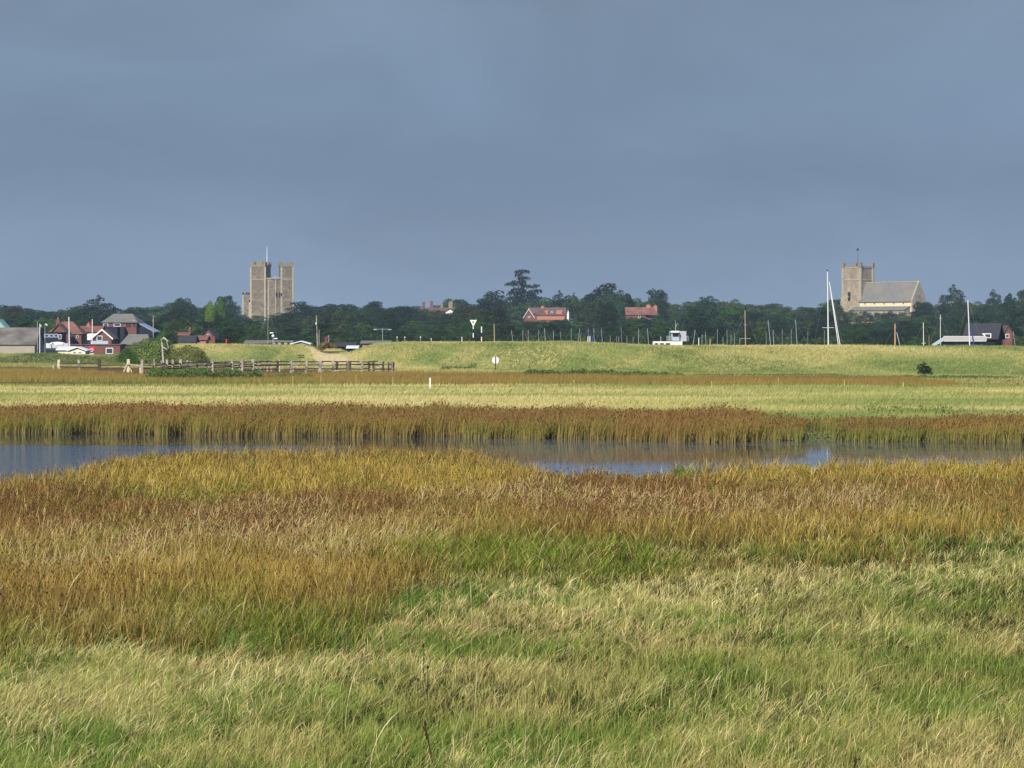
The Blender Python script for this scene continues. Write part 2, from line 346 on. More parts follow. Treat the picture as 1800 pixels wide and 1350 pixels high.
# --- near meadow grass
G = Blades()
def tus(x, d): return .6*fbm(x*.9, d*.7, 27, 3)+.4*fbm(x*2.6, d*2.2, 28, 2)
x, d, px, v = field_A(41000); (x, d, px, v), ta, tq, tb, th = tufts([x, d, px, v], 11, .045); n = len(x)
cl = fbm(x*.45, d*.33, 20); tu = tus(x, d); ang = (fbm(x*.35, d*.35, 31)-.42)*2.6+RS.normal(0, .75, n)
keep = RS.rand(n) < np.clip(.35+1.6*(tu-.3), .15, 1); x, d, cl, tu, ang, ta, tb, th = x[keep], d[keep], cl[keep], tu[keep], ang[keep], ta[keep], tb[keep], th[keep]; n = len(x); m_ = RS.rand(n) < .45; ang = np.where(m_, ta, ang)
h = th*(.13+.14*RS.rand(n))*(0.5+1.1*tu); lean = np.clip(.35+.9*(fbm(x*1.3, d*1.1, 33)-.3)+RS.normal(0, .28, n), .02, 1.25)
gc = cmix([(104, 142, 50), (134, 156, 66), (164, 168, 84), (192, 180, 106)], 3*(np.clip(cl*1.9-.42+.3*(tu-.5), 0, 1))+RS.normal(0, .55, n))
dk = RS.rand(n) < .3; gc = np.where(dk[:, None], gc*.45, gc)  # random blades darkened to stand for shaded gaps in the grass
G.add(x, d, h, lean, ang, .0044*(d/30)**.8*RS.uniform(.6, 1.6, n), jit(gc*.36, n), jit(gc*1.38*tb[:, None], n, .3), 3)  # dark bases: brown thatch plus shade put into the colour
x, d, px, v = field_A(24000); (x, d, px, v), ta, tq, tb, th = tufts([x, d, px, v], 9, .04); n = len(x)
cl = fbm(x*.33, d*.26, 41); tu = tus(x, d); st = fbm(x*1.9, d*1.5, 46)
keep = RS.rand(n) < np.clip(-.04+1.5*(cl-.32)+1.0*(st-.45)+.45*np.exp(-((v-interp(px, BAB)-55)/45)**2), .03, 1); x, d, px, cl, tu, ta, tb, th = x[keep], d[keep], px[keep], cl[keep], tu[keep], ta[keep], tb[keep], th[keep]; n = len(x)
ang = np.where(RS.rand(n) < .3, ta, (fbm(x*.3, d*.3, 31)-.42)*2.2+RS.normal(0, .6, n))
h = th*(.15+.17*RS.rand(n))*(.6+.75*tu); lean = np.clip(.6+.9*(fbm(x*1.1, d*.9, 24)-.4)+RS.normal(0, .28, n), .05, 1.35)
gc = cmix([(212, 200, 124), (222, 212, 146), (198, 176, 108), (174, 150, 92)], 3*fbm(x*.25, d*.2, 44)+RS.normal(0, .8, n))
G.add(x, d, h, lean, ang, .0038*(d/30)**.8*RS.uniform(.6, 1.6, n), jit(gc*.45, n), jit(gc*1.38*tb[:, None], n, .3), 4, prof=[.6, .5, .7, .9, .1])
x, d, px, v = field_A(160); n = len(x)            # taller single stems with long arcs
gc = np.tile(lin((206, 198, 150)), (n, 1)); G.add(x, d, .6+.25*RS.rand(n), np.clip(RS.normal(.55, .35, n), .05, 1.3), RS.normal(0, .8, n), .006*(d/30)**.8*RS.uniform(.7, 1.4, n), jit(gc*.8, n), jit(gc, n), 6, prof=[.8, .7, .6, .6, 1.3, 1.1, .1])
G.build('meadow_grass', 'windblown green and straw coloured grass across the foreground', 'grass')
# --- near rush bed with sub-areas
def field_B(n, d0=27, d1=108, e=1.35):
    x, d, px = samp(n, d0, d1, e=e); n = len(x); v = vv(d); k = v+edge_noise(x, d)-interp(px, BAB)
    keep = (k < RS.uniform(-70, 28, n)) & (lake(x, d) < .25+RS.uniform(-.3, .3, n)) & (d < 112)
    return x[keep], d[keep], px[keep], v[keep]
R = Blades()
x, d, px, v = field_B(52000); (x, d, px, v), ta, tq, tb, th = tufts([x, d, px, v], 8, .05); n = len(x)
vj = v+(fbm(x*.3, d*.12, 51)-.5)*60+RS.normal(0, 7, n); pj = px+(fbm(x*.2, d*.1, 52)-.5)*200
yel = np.clip(np.maximum.reduce([ell(pj, vj, 560, 838, 480, 40), ell(pj, vj, 1330, 830, 180, 28)*.9, ell(pj, vj, 1650, 830, 330, 34), ell(pj, vj, 1650, 930, 420, 34)*.9, ell(pj, vj, 300, 1010, 480, 45)*.55]), 0, 1)
brn = np.clip(np.maximum.reduce([ell(pj, vj, 180, 900, 560, 50), ell(pj, vj, 1120, 872, 330, 45), ell(pj, vj, 50, 1040, 300, 80)*.3, ell(pj, vj, 1500, 880, 400, 28)*.6, ell(pj, vj, 560, 880, 300, 24)]), 0, 1)
grn = np.clip(np.maximum.reduce([ell(pj, vj, 940, 975, 300, 52), ell(pj, vj, 1200, 812, 38, 22), ell(pj, vj, 1390, 806, 60, 20)*.8, ell(pj, vj, 470, 1090, 200, 50)*.8, ell(pj, vj, 300, 860, 220, 16)*.6, ell(pj, vj, 60, 1130, 120, 60)*.5, ell(pj, vj, 1500, 960, 420, 22)*.5]), 0, 1)
base = np.tile(lin((164, 138, 66)), (n, 1))
def mx3(c, k, m): return c*(1-m[:, None])+lin(k)*m[:, None]
base = mx3(base, (196, 166, 70), yel); base = mx3(base, (148, 108, 64), brn); base = mx3(base, (122, 154, 44), grn*(.55+.45*(RS.rand(n) > .3)))
fn = fbm(x*1.1, d*.6, 55); base = mx3(base, (142, 146, 54), np.clip((fn-.55)*3, 0, .8)); base = mx3(base, (172, 140, 66), np.clip((.42-fn)*3, 0, .6)*(1-grn))
h = th**.6*(.38+.2*RS.rand(n))*(.62+.8*fbm(x*.9, d*.7, 57)); lean = np.clip(.12+np.abs(RS.normal(0, .22, n)), 0, .9)+grn*.25; ang = np.where(RS.rand(n) < .6, ta, RS.normal(0, 1., n))
st = RS.rand(n) < .14; base = np.where(st[:, None], lin((214, 190, 112)), base); dk = RS.rand(n) < .36; base = np.where(dk[:, None], base*.36, base)  # random stems darkened as painted shade between the rushes
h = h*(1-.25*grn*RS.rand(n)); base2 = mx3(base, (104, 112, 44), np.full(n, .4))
tips = R.add(x, d, h, lean, ang, np.full(n, .0064)*(d/32)**.9*RS.uniform(.6, 1.6, n), jit(base2*.36, n), jit(base*1.2*tb[:, None], n, .35), 3)  # brown stem bases darkened further, shade put in for depth
hm = RS.rand(n) < (.07+.20*brn)*(1-.8*grn); P = tips[hm]; k = len(P); rr = RS.uniform(.006, .0115, k)*(1+P[:, 1]/90)
P = P-np.array([0, 0, 1])*RS.uniform(0, .12, (k, 1))
R.heads(P, rr, rr*1.5, jit(np.tile(lin((104, 66, 44)), (k, 1)), k, .5))
# pale bent grasses standing among the rushes
x, d, px, v = field_B(90000, e=1.6); n = len(x); vj = v+(fbm(x*.4, d*.2, 61)-.5)*70; pj = px+(fbm(x*.2, d*.1, 62)-.5)*160
pm = np.maximum.reduce([ell(pj, vj, 520, 935, 330, 52), ell(pj, vj, 1330, 890, 440, 40), ell(pj, vj, 950, 880, 260, 26), ell(pj, vj, 220, 965, 330, 52), np.full(n, .025), np.exp(-((v-interp(px, BAB)+6)/24)**2)*.12])
keep = RS.rand(n) < pm*.95*np.clip(fbm(x*1.3, d*1.1, 63)*2.2-.3, .05, 1); x, d = x[keep], d[keep]; n = len(x)
gc = cmix([(206, 190, 130), (188, 168, 108), (206, 180, 138)], RS.uniform(0, 2, n))
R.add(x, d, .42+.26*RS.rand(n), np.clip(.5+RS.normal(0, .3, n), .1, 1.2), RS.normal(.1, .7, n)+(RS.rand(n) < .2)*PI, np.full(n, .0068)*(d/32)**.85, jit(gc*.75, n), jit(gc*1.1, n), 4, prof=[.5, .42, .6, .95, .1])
R.build('rush_bed', 'orange brown and olive rushes with dark seed heads on the near side of the pool', 'rushes')
# --- reeds on the far bank
R = Blades()
def farbed(n):
    x, d, px = samp(n, 108, 150, e=.9); n = len(x); lk = lake(x, d); f = interp(px, DF)
    back = f+interp(px, [(-200, 15), (1150, 15), (1330, 13), (1400, 9), (1900, 11)])+(fbm(x*.3, d*.3, 71)-.5)*4
    gap = (px > 1410)&(px < 1462)&(d < f+6)
    f2 = f+1.5*sstep(.5, .8, vnoise(x*1.1, x*0, 77))+.8*vnoise(x*3.1, x*0, 78); keep = (d > f2-.3)&(d < back)&~gap&(RS.rand(n) < np.clip(2.4*(fbm(x*1.6, d*1.2, 79)-.12), .35, 1)); return x[keep], d[keep], px[keep], f[keep]
x, d, px, f = farbed(400000); n = len(x)
cl = fbm(x*.5, d*.6, 72); c3 = vnoise(x*1.7, d*1.2, 73)
h = (.80+.34*RS.rand(n))*(.66+.72*cl); h *= interp(px, [(0, 1), (1300, 1), (1420, .78), (1900, .85)])
base = cmix([(156, 122, 64), (166, 138, 66), (146, 140, 62), (114, 130, 56)], 3*np.clip(fbm(x*.22, d*.3, 74)*2.2-.55, 0, 1)+RS.normal(0, .5, n))
frn = np.clip(1-(d-f)/3.0, 0, 1)
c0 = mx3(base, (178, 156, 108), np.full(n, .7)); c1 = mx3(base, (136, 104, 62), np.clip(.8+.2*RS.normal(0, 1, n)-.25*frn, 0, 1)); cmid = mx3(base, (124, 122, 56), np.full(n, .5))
sb = RS.rand(n) < .25; c0 = np.where(sb[:, None], c0*.4, c0)  # some stem feet darkened, painting shade into the gaps at the base
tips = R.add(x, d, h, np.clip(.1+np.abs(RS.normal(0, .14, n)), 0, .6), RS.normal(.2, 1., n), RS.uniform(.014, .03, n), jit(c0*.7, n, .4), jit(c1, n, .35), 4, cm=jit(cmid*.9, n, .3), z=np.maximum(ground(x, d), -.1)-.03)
hm = RS.rand(n) < .14; P = tips[hm]; k = len(P); rr = RS.uniform(.02, .036, k); R.heads(P-np.array([0, 0, 1])*RS.uniform(0, .14, (k, 1)), rr, rr*1.5, jit(np.tile(lin((110, 74, 46)), (k, 1)), k, .4))
R.build('reed_bed', 'tall band of rust tipped rushes along the far edge of the pool', 'rushes')
# --- pale meadow beyond
R = Blades()
x, d, px = samp(150000, 122, 244, e=1.1); n = len(x); lk = lake(x, d); keep = lk < -9; x, d, px = x[keep], d[keep], px[keep]; n = len(x)
a = fbm(x*.035, d*.10, 81); b = fbm(x*.3, d*.16, 82)
base = cmix([(206, 194, 128), (188, 180, 110), (156, 160, 90), (120, 142, 74)], 3*np.clip((a-.5)*3.2+.48+.3*(b-.5)+interp(px, [(0, -.12), (600, 0), (1100, .1), (1800, .22)]), 0, 1)+RS.normal(0, .35, n))
rs = np.clip((fbm(x*.05, d*.12, 84)-.56)*7, 0, 1)*sstep(170, 140, d)*(px > 1150); base = mx3(base, (176, 132, 92), rs*.7)
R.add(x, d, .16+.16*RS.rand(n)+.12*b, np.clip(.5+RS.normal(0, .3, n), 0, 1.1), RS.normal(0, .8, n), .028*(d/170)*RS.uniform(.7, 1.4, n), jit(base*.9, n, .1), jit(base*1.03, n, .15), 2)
R.build('pale_meadow', 'pale dry grass meadow between the far rushes and the river wall', 'grass')
# --- brown rush band beyond the meadow
R = Blades()
x, d, px = samp(150000, 226, 350, e=1.2); n = len(x); s = wall_s(x, d)
fr = interp(px, [(-200, 258), (0, 258), (240, 252), (470, 246), (600, 244), (900, 246), (1100, 239), (1500, 235), (1640, 228), (1700, 236)]); bk = interp(px, [(-200, 405), (60, 400), (100, 360), (230, 300), (260, 292), (480, 300), (650, 318), (900, 312), (1250, 284), (1600, 268), (1690, 238), (1800, 236)])
n_ = (fbm(x*.1, d*.1, 91)-.5)*10
keep = (d > fr+n_)&(d < bk+n_*1.5)&(px < 1720); x, d, px = x[keep], d[keep], px[keep]; n = len(x); fr = fr[keep]
b = fbm(x*.09, d*.25, 92)
base = cmix([(138, 106, 60), (144, 118, 58), (156, 138, 68), (128, 132, 62)], 3*np.clip(b*1.9-.5+.5*np.exp(-((d-fr)/6)**2), 0, 1)+RS.normal(0, .3, n))
R.add(x, d, .42+.22*RS.rand(n)+.1*b, np.clip(RS.normal(.15, .15, n), 0, .6), RS.normal(0, 1, n), .035*(d/260)*RS.uniform(.7, 1.4, n), jit(base*.85, n, .15), jit(base, n, .25), 2)
R.build('brown_rush_strip', 'strip of rust brown rushes across the middle of the marsh', 'rushes')
# --- grass on the river wall and the ground at its foot
R = Blades()
n = 230000; px = RS.uniform(-150, 1950, n); toe = interp(px, TOE); s = RS.uniform(-60, 17, n); s = np.where(RS.rand(n) < .75, RS.uniform(-6, 16, n), s); d = toe+s; x = X(px, d)
bk2 = interp(px, [(-200, 405), (60, 400), (100, 360), (230, 300), (260, 292), (480, 300), (650, 318), (900, 312), (1250, 284), (1600, 268), (1690, 238), (1800, 236)])
sand = np.exp(-((px-582+(s-6)*2.0)/36)**4)*(s > -9)*(s < 15)
keep = (sand < .4)&(d > bk2-2); x, d, px, s = x[keep], d[keep], px[keep], s[keep]; n = len(x)
a = .8*fbm(x*.07+s*.08, s*.10, 101)+.2*fbm(x*.22+s*.25, s*.22, 103); b = fbm(x*.9+s*.7, s*.9, 102)
base = cmix([(206, 194, 128), (184, 178, 108), (148, 158, 88), (112, 132, 70)], 3*np.clip((a-.5)*2.8+.54+.25*(b-.5)-.18*sstep(9, 12, s)+interp(px, [(0, .15), (300, .12), (660, -.12), (1000, .05), (1250, .32), (1800, .34)]), 0, 1)+RS.normal(0, .3, n))
low = sstep(-2, -8, s); base = mx3(base, (186, 176, 104), low*.5)
scr = (px < 230)*sstep(-60, -10, s)*np.clip((fbm(x*.15, d*.1, 105)-.3)*2.5, 0, 1); base = mx3(base, (94, 112, 56), scr)
R.add(x, d, .18+.18*RS.rand(n)+.10*(b > .6)+scr*.3, np.clip(.5+RS.normal(0, .3, n), 0, 1.1), RS.normal(0, .8, n), .045*(d/330)*RS.uniform(.7, 1.5, n), jit(base*.9, n, .12), jit(base*1.03, n, .2), 2)
R.build('river_wall_grass', 'rough green and straw grass covering the long river wall', 'grass')
# low leafy ground cover strips
def cover(name, label, spans, n, hh, cols, sz, seed):
    R = Blades(); rs = np.random.RandomState(seed); V = []; 
    px = []; d = []; hs = []
    for (p0, p1, d0, d1, k, hm) in spans:
        m = int(n*k); a = rs.uniform(p0, p1, m); px.append(a); q = rs.uniform(0, 1, m); d.append(d0+(d1-d0)*q+(vnoise(a*.05, q, seed)-.5)*2)
        edge = np.clip(np.minimum(a-p0, p1-a)/((p1-p0)*.12), 0.15, 1); hs.append(hm*edge*(.55+.9*fbm(a*.09, a*0+seed, seed)))
    px = np.concatenate(px); d = np.concatenate(d); hs = np.concatenate(hs); x = X(px, d); n = len(x)
    z = ground(x, d)+hs*rs.uniform(0, 1, n)**.6
    c = cmix(cols, rs.uniform(0, len(cols)-1, n))
    R.heads(np.stack([x, d, z], -1), np.full(n, sz)*rs.uniform(.6, 1.4, n), np.full(n, sz)*rs.uniform(.5, 1.2, n), jit(c, n, .3))
    return R.build(name, label, 'plants')
GR = [(54, 78, 38), (76, 102, 48), (108, 130, 62), (64, 86, 44), (134, 138, 80)]
cover('nettle_bank', 'dark green nettles and brambles growing in front of the timber pens', [(246, 380, 268, 288, .5, .95), (350, 392, 266, 272, .12, .9), (372, 468, 270, 286, .4, .85), (462, 560, 275, 296, .12, .4)], 16000, .9, GR, .085, 5)
cover('bramble_strip', 'low dark green bramble strip along the foot of the river wall right of the round sign', [(905, 1100, 296, 302, .5, .62), (1060, 1215, 286, 292, .4, .5), (820, 920, 302, 306, .1, .3), (1200, 1800, 276, 286, .12, .3)], 12000, .6, GR, .085, 6)
cover('pool_edge_weed', 'low green water weed filling the gap in the far rushes', [(1408, 1466, 109.6, 117, 1, .16)], 3000, .2, [(84, 98, 52), (116, 126, 70), (130, 132, 84)], .04, 8)
cover('dock_patch', 'scattered dark docks and thistles in the grass at the foot of the wall', [(770, 840, 366, 369, .08, .35), (1500, 1800, 280, 292, .3, .22), (1200, 1500, 300, 306, .3, .22), (1500, 1700, 150, 164, .10, .12)], 3500, .5, GR, .09, 9)
cover('sea_wall_scrub', 'rough green scrub on the low wall in front of the quay houses', [(-80, 120, 448, 458, .5, .45), (90, 235, 448, 460, .5, .35), (140, 210, 440, 450, .15, .4)], 8000, .9, [(80, 98, 50), (112, 122, 68), (146, 144, 92)], .14, 10)
cover('mound_scrub', 'brown and green scrub on the mound behind the sandy ramp', [(548, 615, 446, 454, 1, .9)], 4000, .9, [(104, 96, 60), (140, 120, 80), (80, 88, 50)], .12, 12)
# ---------------------------------------------------------------- castle
def castle():
    D = 1230.; zg = float(ground(X(478, D), D))-1
    root = empty('castle_keep', (X(480, D), D, 0)); tag(root, 'tall brown stone castle keep with square turrets, battlements and a white flagpole', 'castle')
    s = D/F; lx = lambda px: (px-480)*s; z = lambda y: zy(y, D)
    # drum
    cx, cy, rr = lx(479), 7.5, 8.4; n = 18; b = MB(); vs = []
    for zz in (zg, z(490)):
        for k in range(n): t = 2*PI*k/n; vs.append((cx+rr*math.cos(t), cy+rr*math.sin(t), zz))
    b.add(vs, [(k, (k+1) % n, n+(k+1) % n, n+k) for k in range(n)]+[tuple(range(n, 2*n))]); b.build('drum_tower', M['stone'], root)
    q = MB()
    for k in range(n):
        t = 2*PI*k/n; q.box(-.22, .22, -.3, .14, zg, z(491), t+PI/2, (cx+rr*math.cos(t), cy+rr*math.sin(t), 0))
    q.build('corner_stones', M['ashlar'], root)
    r = MB(); vs = [(cx+(rr-.6)*math.cos(2*PI*k/n), cy+(rr-.6)*math.sin(2*PI*k/n), z(490)+.01) for k in range(n)]+[(cx, cy, z(484.5))]
    r.add(vs, [(k, (k+1) % n, n) for k in range(n)]); r.build('conical_roof', M['lead'], root)
    c = MB(); m = 36
    for k in range(m):
        t = 2*PI*k/m; c.box(-.76, .76, -.2, .45, z(490), z(488.6), t+PI/2, (cx+rr*math.cos(t), cy+rr*math.sin(t), 0))
    c.build('parapet', M['ashlar'], root)
    def turret(pc, yc, wd, dp, rz, top, merl):
        b = MB(); b.box(-wd/2, wd/2, 0, dp, zg, z(469), rz, (pc, yc, 0)); t = b.build('turret', M['stone'], root)
        q = MB()
        for sx in (-1, 1): q.box(sx*wd/2-.35, sx*wd/2+.35, -.12, .9, zg, z(469), rz, (pc, yc, 0))
        q.box(-wd/2-.13, wd/2+.13, -.14, dp+.1, z(491.5), z(490.2), rz, (pc, yc, 0)); q.box(-wd/2-.11, wd/2+.11, -.13, dp+.1, z(528), z(527), rz, (pc, yc, 0))
        q.build('quoins', M['ashlar'], t)
        p = MB()
        p.box(-wd/2-.2, wd/2+.2, -.2, .5, z(469), z(465.2), rz, (pc, yc, 0)); p.box(-wd/2-.2, wd/2+.2, dp-.5, dp+.2, z(469), z(465.2), rz, (pc, yc, 0))
        for sx in (-1, 1): p.box(min(sx*(wd/2+.2), sx*(wd/2-.5)), max(sx*(wd/2+.2), sx*(wd/2-.5)), .5, dp-.5, z(469), z(465.2), rz, (pc, yc, 0))
        for (a, e) in merl:
            for yy in (-.2, dp-.5): p.box(a*wd, e*wd, yy, yy+.7, z(465.2), z(460), rz, (pc, yc, 0))
        for yy in (.5, dp*.55): 
            for sx in (-1, 1): p.box(min(sx*(wd/2+.2), sx*(wd/2-.5)), max(sx*(wd/2+.2), sx*(wd/2-.5)), yy, yy+1.3, z(465.2), z(460.4), rz, (pc, yc, 0))
        p.build('battlement', M['capstone'], t)
        return t
    turret(lx(453.5), 0.0, 6.6, 6.5, -.30, 0, [(-.53, -.30), (-.10, .34), (.40, .53)])
    turret(lx(505), -.3, 5.0, 6.5, .26, 0, [(-.53, -.28), (.26, .53)])
    w = MB()
    for px, y0, y1 in ((486, 514, 521.5), (491.3, 514, 521), (495, 515, 520)): w.box(lx(px)-.2, lx(px)+.2, -1.25, -.7, z(y1), z(y0))
    w2 = MB(); w2.box(lx(438)-.3, lx(438)+.3, 1.3, 1.7, z(531), z(526))
    w.build('slit_window', M['slitdark'], root); w2.build('slit_window', M['slitdark'], root)
    f = MB(); f.box(lx(425.5), lx(443), 1.6, 9, zg, z(517.5)); fb = f.build('forebuilding', M['stone'], root)
    p = MB(); p.box(lx(425.3), lx(428.5), 1.5, 2.3, z(517.5), z(514)); p.box(lx(428.5), lx(434.6), 1.52, 2.28, z(517.5), z(516.8)); p.box(lx(431), lx(434), 1.5, 2.3, z(516.8), z(514)); p.box(lx(434.6), lx(439.5), 1.5, 2.3, z(517.5), z(514)); p.build('battlement', M['darkslate'], fb)
    q = MB(); q.box(lx(425.3), lx(428), 1.48, 2.2, zg, z(517.6)); q.box(lx(436.5), lx(439.8), 1.48, 2.2, zg, z(523.8)); q.build('quoins', M['ashlar'], fb)
    fp = MB(); fp.tube((lx(468.3), 3, z(466)), (lx(468.3), 3, z(433)), .22, .1); fp.build('flagpole', M['white'], root)
castle()
# ---------------------------------------------------------------- church
def church():
    D = 1300.; T = (X(1508, D), D); root = empty('stone_church', (T[0], T[1], 0), -math.radians(42))
    tag(root, 'flint church with square tower and long grey roofed nave rising over the trees at right', 'church')
    z = lambda y: zy(y, D); zg = float(ground(*T))-1.5; hs = 4.75
    b = MB(); b.box(-hs, hs, -hs, hs, zg, z(471)); tw = b.build('tower', M['flint'], root)
    st = MB()
    vs = []
    for zz, e in ((zg, 2.6), (z(530), 1.1), (z(500), .02)): vs += [(-hs-e, -hs-e*.5, zz), (hs, -hs-e*.5, zz), (hs, -hs+.5, zz), (-hs-e, -hs+2.5, zz)]
    st.add(vs, [(0, 1, 5, 4), (1, 2, 6, 5), (2, 3, 7, 6), (3, 0, 4, 7), (4, 5, 9, 8), (5, 6, 10, 9), (6, 7, 11, 10), (7, 4, 8, 11), (8, 9, 10, 11)]); st.build('battered_base', M['flint'], tw)
    q = MB()
    for sx, sy in ((-1, -1), (1, -1), (1, 1), (-1, 1)): q.box(sx*hs-.55, sx*hs+.55, sy*hs-.55, sy*hs+.55, zg, z(471))
    q.build('buttress', M['ashlar'], tw)
    q = MB(); q.box(-hs-.2, hs+.2, -hs-.2, hs+.2, z(493.4), z(491)); q.box(-hs-.18, hs+.18, -hs-.18, hs+.18, z(471.8), z(470.4)); q.build('string_course', M['ashlar'], tw)
    p = MB()
    for a, bb, c, dd in ((-hs-.1, hs+.1, -hs-.1, -hs+.4), (-hs-.1, hs+.1, hs-.4, hs+.1), (-hs-.1, -hs+.4, -hs+.4, hs-.4), (hs-.4, hs+.1, -hs+.4, hs-.4)): p.box(a, bb, c, dd, z(470.4), z(468.6))
    p.build('parapet', M['capstone'], tw)
    for sx, sy in ((-1, -1), (1, -1), (1, 1), (-1, 1)):
        c = MB(); c.box(sx*hs-.75, sx*hs+.75, sy*hs-.75, sy*hs+.75, z(470.3), z(462.6)); c.box(sx*hs-.4, sx*hs+.4, sy*hs-.4, sy*hs+.4, z(462.6), z(461.4)); c.build('corner_pinnacle', M['capstone'], tw)
    f = MB(); f.tube((0, 0, z(471)), (0, 0, z(437)), .1, .06); f.box(-.7, .5, -.05, .05, z(440), z(437.5)); f.blob((0, 0, z(436.5)), .25); f.build('weathervane', M['black'], tw)
    # tower windows on the left face (normal -y)
    for (u, y0, y1, ww) in ((-.9, 514, 521, .35), (-.9, 523, 527.5, .45)): c = MB(); c.box(u-ww, u+ww, -hs-1.25, -hs-.2, z(y1), z(y0)); c.build('window', M['slitdark'], tw)
    for sgn in (-1, 1):
        c = MB(); c.box(-1, 1, -hs-.03, -hs+.1, z(490), z(480)) if sgn < 0 else c.box(hs-.1, hs+.03, -1, 1, z(490), z(480)); c.build('louvred_opening', M['capstone'], tw)
    # nave
    x0, x1, hw = hs, hs+28, 5.4; ze = z(530.5); zr = z(499)
    def gable(x): return [(x, -hw, zg), (x, hw, zg), (x, hw, ze), (x, 0, zr), (x, -hw, ze)]
    b = MB(); vs = gable(x0)+gable(x1); b.add(vs, [(0, 4, 3, 2, 1), (5, 6, 7, 8, 9), (0, 5, 9, 4), (1, 2, 7, 6)]); nv = b.build('nave', M['plaster'], root)
    g = MB(); g.add([(x1, -hw-.1, zg), (x1, hw+.1, zg), (x1, hw+.1, ze+.6), (x1, 0, zr+1.1), (x1, -hw-.1, ze+.6), (x1+.7, -hw-.1, zg), (x1+.7, hw+.1, zg), (x1+.7, hw+.1, ze+.6), (x1+.7, 0, zr+1.1), (x1+.7, -hw-.1, ze+.6)], [(0, 4, 3, 2, 1), (5, 6, 7, 8, 9), (0, 5, 9, 4), (4, 9, 8, 3), (3, 8, 7, 2), (1, 2, 7, 6)]); ga = g.build('gable_wall', M['ashlar'], root)
    cr = MB(); cr.box(x1+.2, x1+.45, -.12, .12, zr+1.1, zr+2.4); cr.box(x1+.2, x1+.45, -.5, .5, zr+1.75, zr+1.98); cr.build('gable_cross', M['ashlar'], ga)
    fr = MB(); pts = [(-2.3, z(538)), (2.3, z(538)), (2.3, z(527)), (1.3, z(523)), (0, z(520)), (-1.3, z(523)), (-2.3, z(527))]
    fr.add([(x1+.705, a, h_) for a, h_ in pts]+[(x1+.75, a, h_) for a, h_ in pts], [tuple(range(7, 14))]); wn = fr.build('east_window', M['slitdark'], ga)
    tr = MB()
    for a in (-1.5, -.5, .5, 1.5): tr.box(x1+.76, x1+.9, a-.16, a+.16, z(538), z(524 if abs(a) > 1 else 521.5))
    tr.box(x1+.76, x1+.88, -2.3, 2.3, z(529), z(528)); tr.build('tracery', M['ashlar'], wn)
    r = MB()
    for sg in (-1, 1):
        a = (x0-.3, sg*(hw+.5), ze-.35); c_ = (x1, sg*(hw+.5), ze-.35); d_ = (x1, 0, zr+.25); e = (x0-.3, 0, zr+.25)
        r.add([a, c_, d_, e]+[(p[0], p[1], p[2]+.25) for p in (a, c_, d_, e)], [(0, 1, 2, 3), (4, 7, 6, 5), (0, 4, 5, 1), (1, 5, 6, 2), (2, 6, 7, 3), (3, 7, 4, 0)])
    rf = r.build('roof', M['slate'], nv); rg = MB(); rg.box(x0-.3, x1, -.25, .25, zr+.4, zr+.75); rg.build('ridge', M['ashlar'], rf)
    n = 5
    for k in range(n):
        xx = x0+3+k*5.2; c = MB(); c.box(xx-.3, xx+.3, -hw-.06, -hw+.1, ze-1.35, ze-.75); c.build('clerestory_window', M['glass'], nv)
    a = MB(); a.add([(x0-2, -hw-5, zg), (x1-.5, -hw-5, zg), (x1-.5, -hw, zg), (x0-2, -hw, zg), (x0-2, -hw-5, z(546)), (x1-.5, -hw-5, z(546)), (x1-.5, -hw, z(540)), (x0-2, -hw, z(540))], [(0, 1, 5, 4), (1, 2, 6, 5), (3, 0, 4, 7)]); ai = a.build('aisle', M['flint'], root)
    a = MB(); a.add([(x0-2.2, -hw-5.4, z(546.6)), (x1-.3, -hw-5.4, z(546.6)), (x1-.3, -hw-.02, z(540)), (x0-2.2, -hw-.02, z(540)), (x0-2.2, -hw-5.4, z(545.9)), (x1-.3, -hw-5.4, z(545.9)), (x1-.3, -hw-.02, z(539.2)), (x0-2.2, -hw-.02, z(539.2))], [(0, 1, 2, 3), (4, 5, 6, 7), (0, 4, 5, 1), (1, 5, 6, 2), (3, 7, 4, 0)]); a.build('aisle_roof', M['slate'], ai)
church()
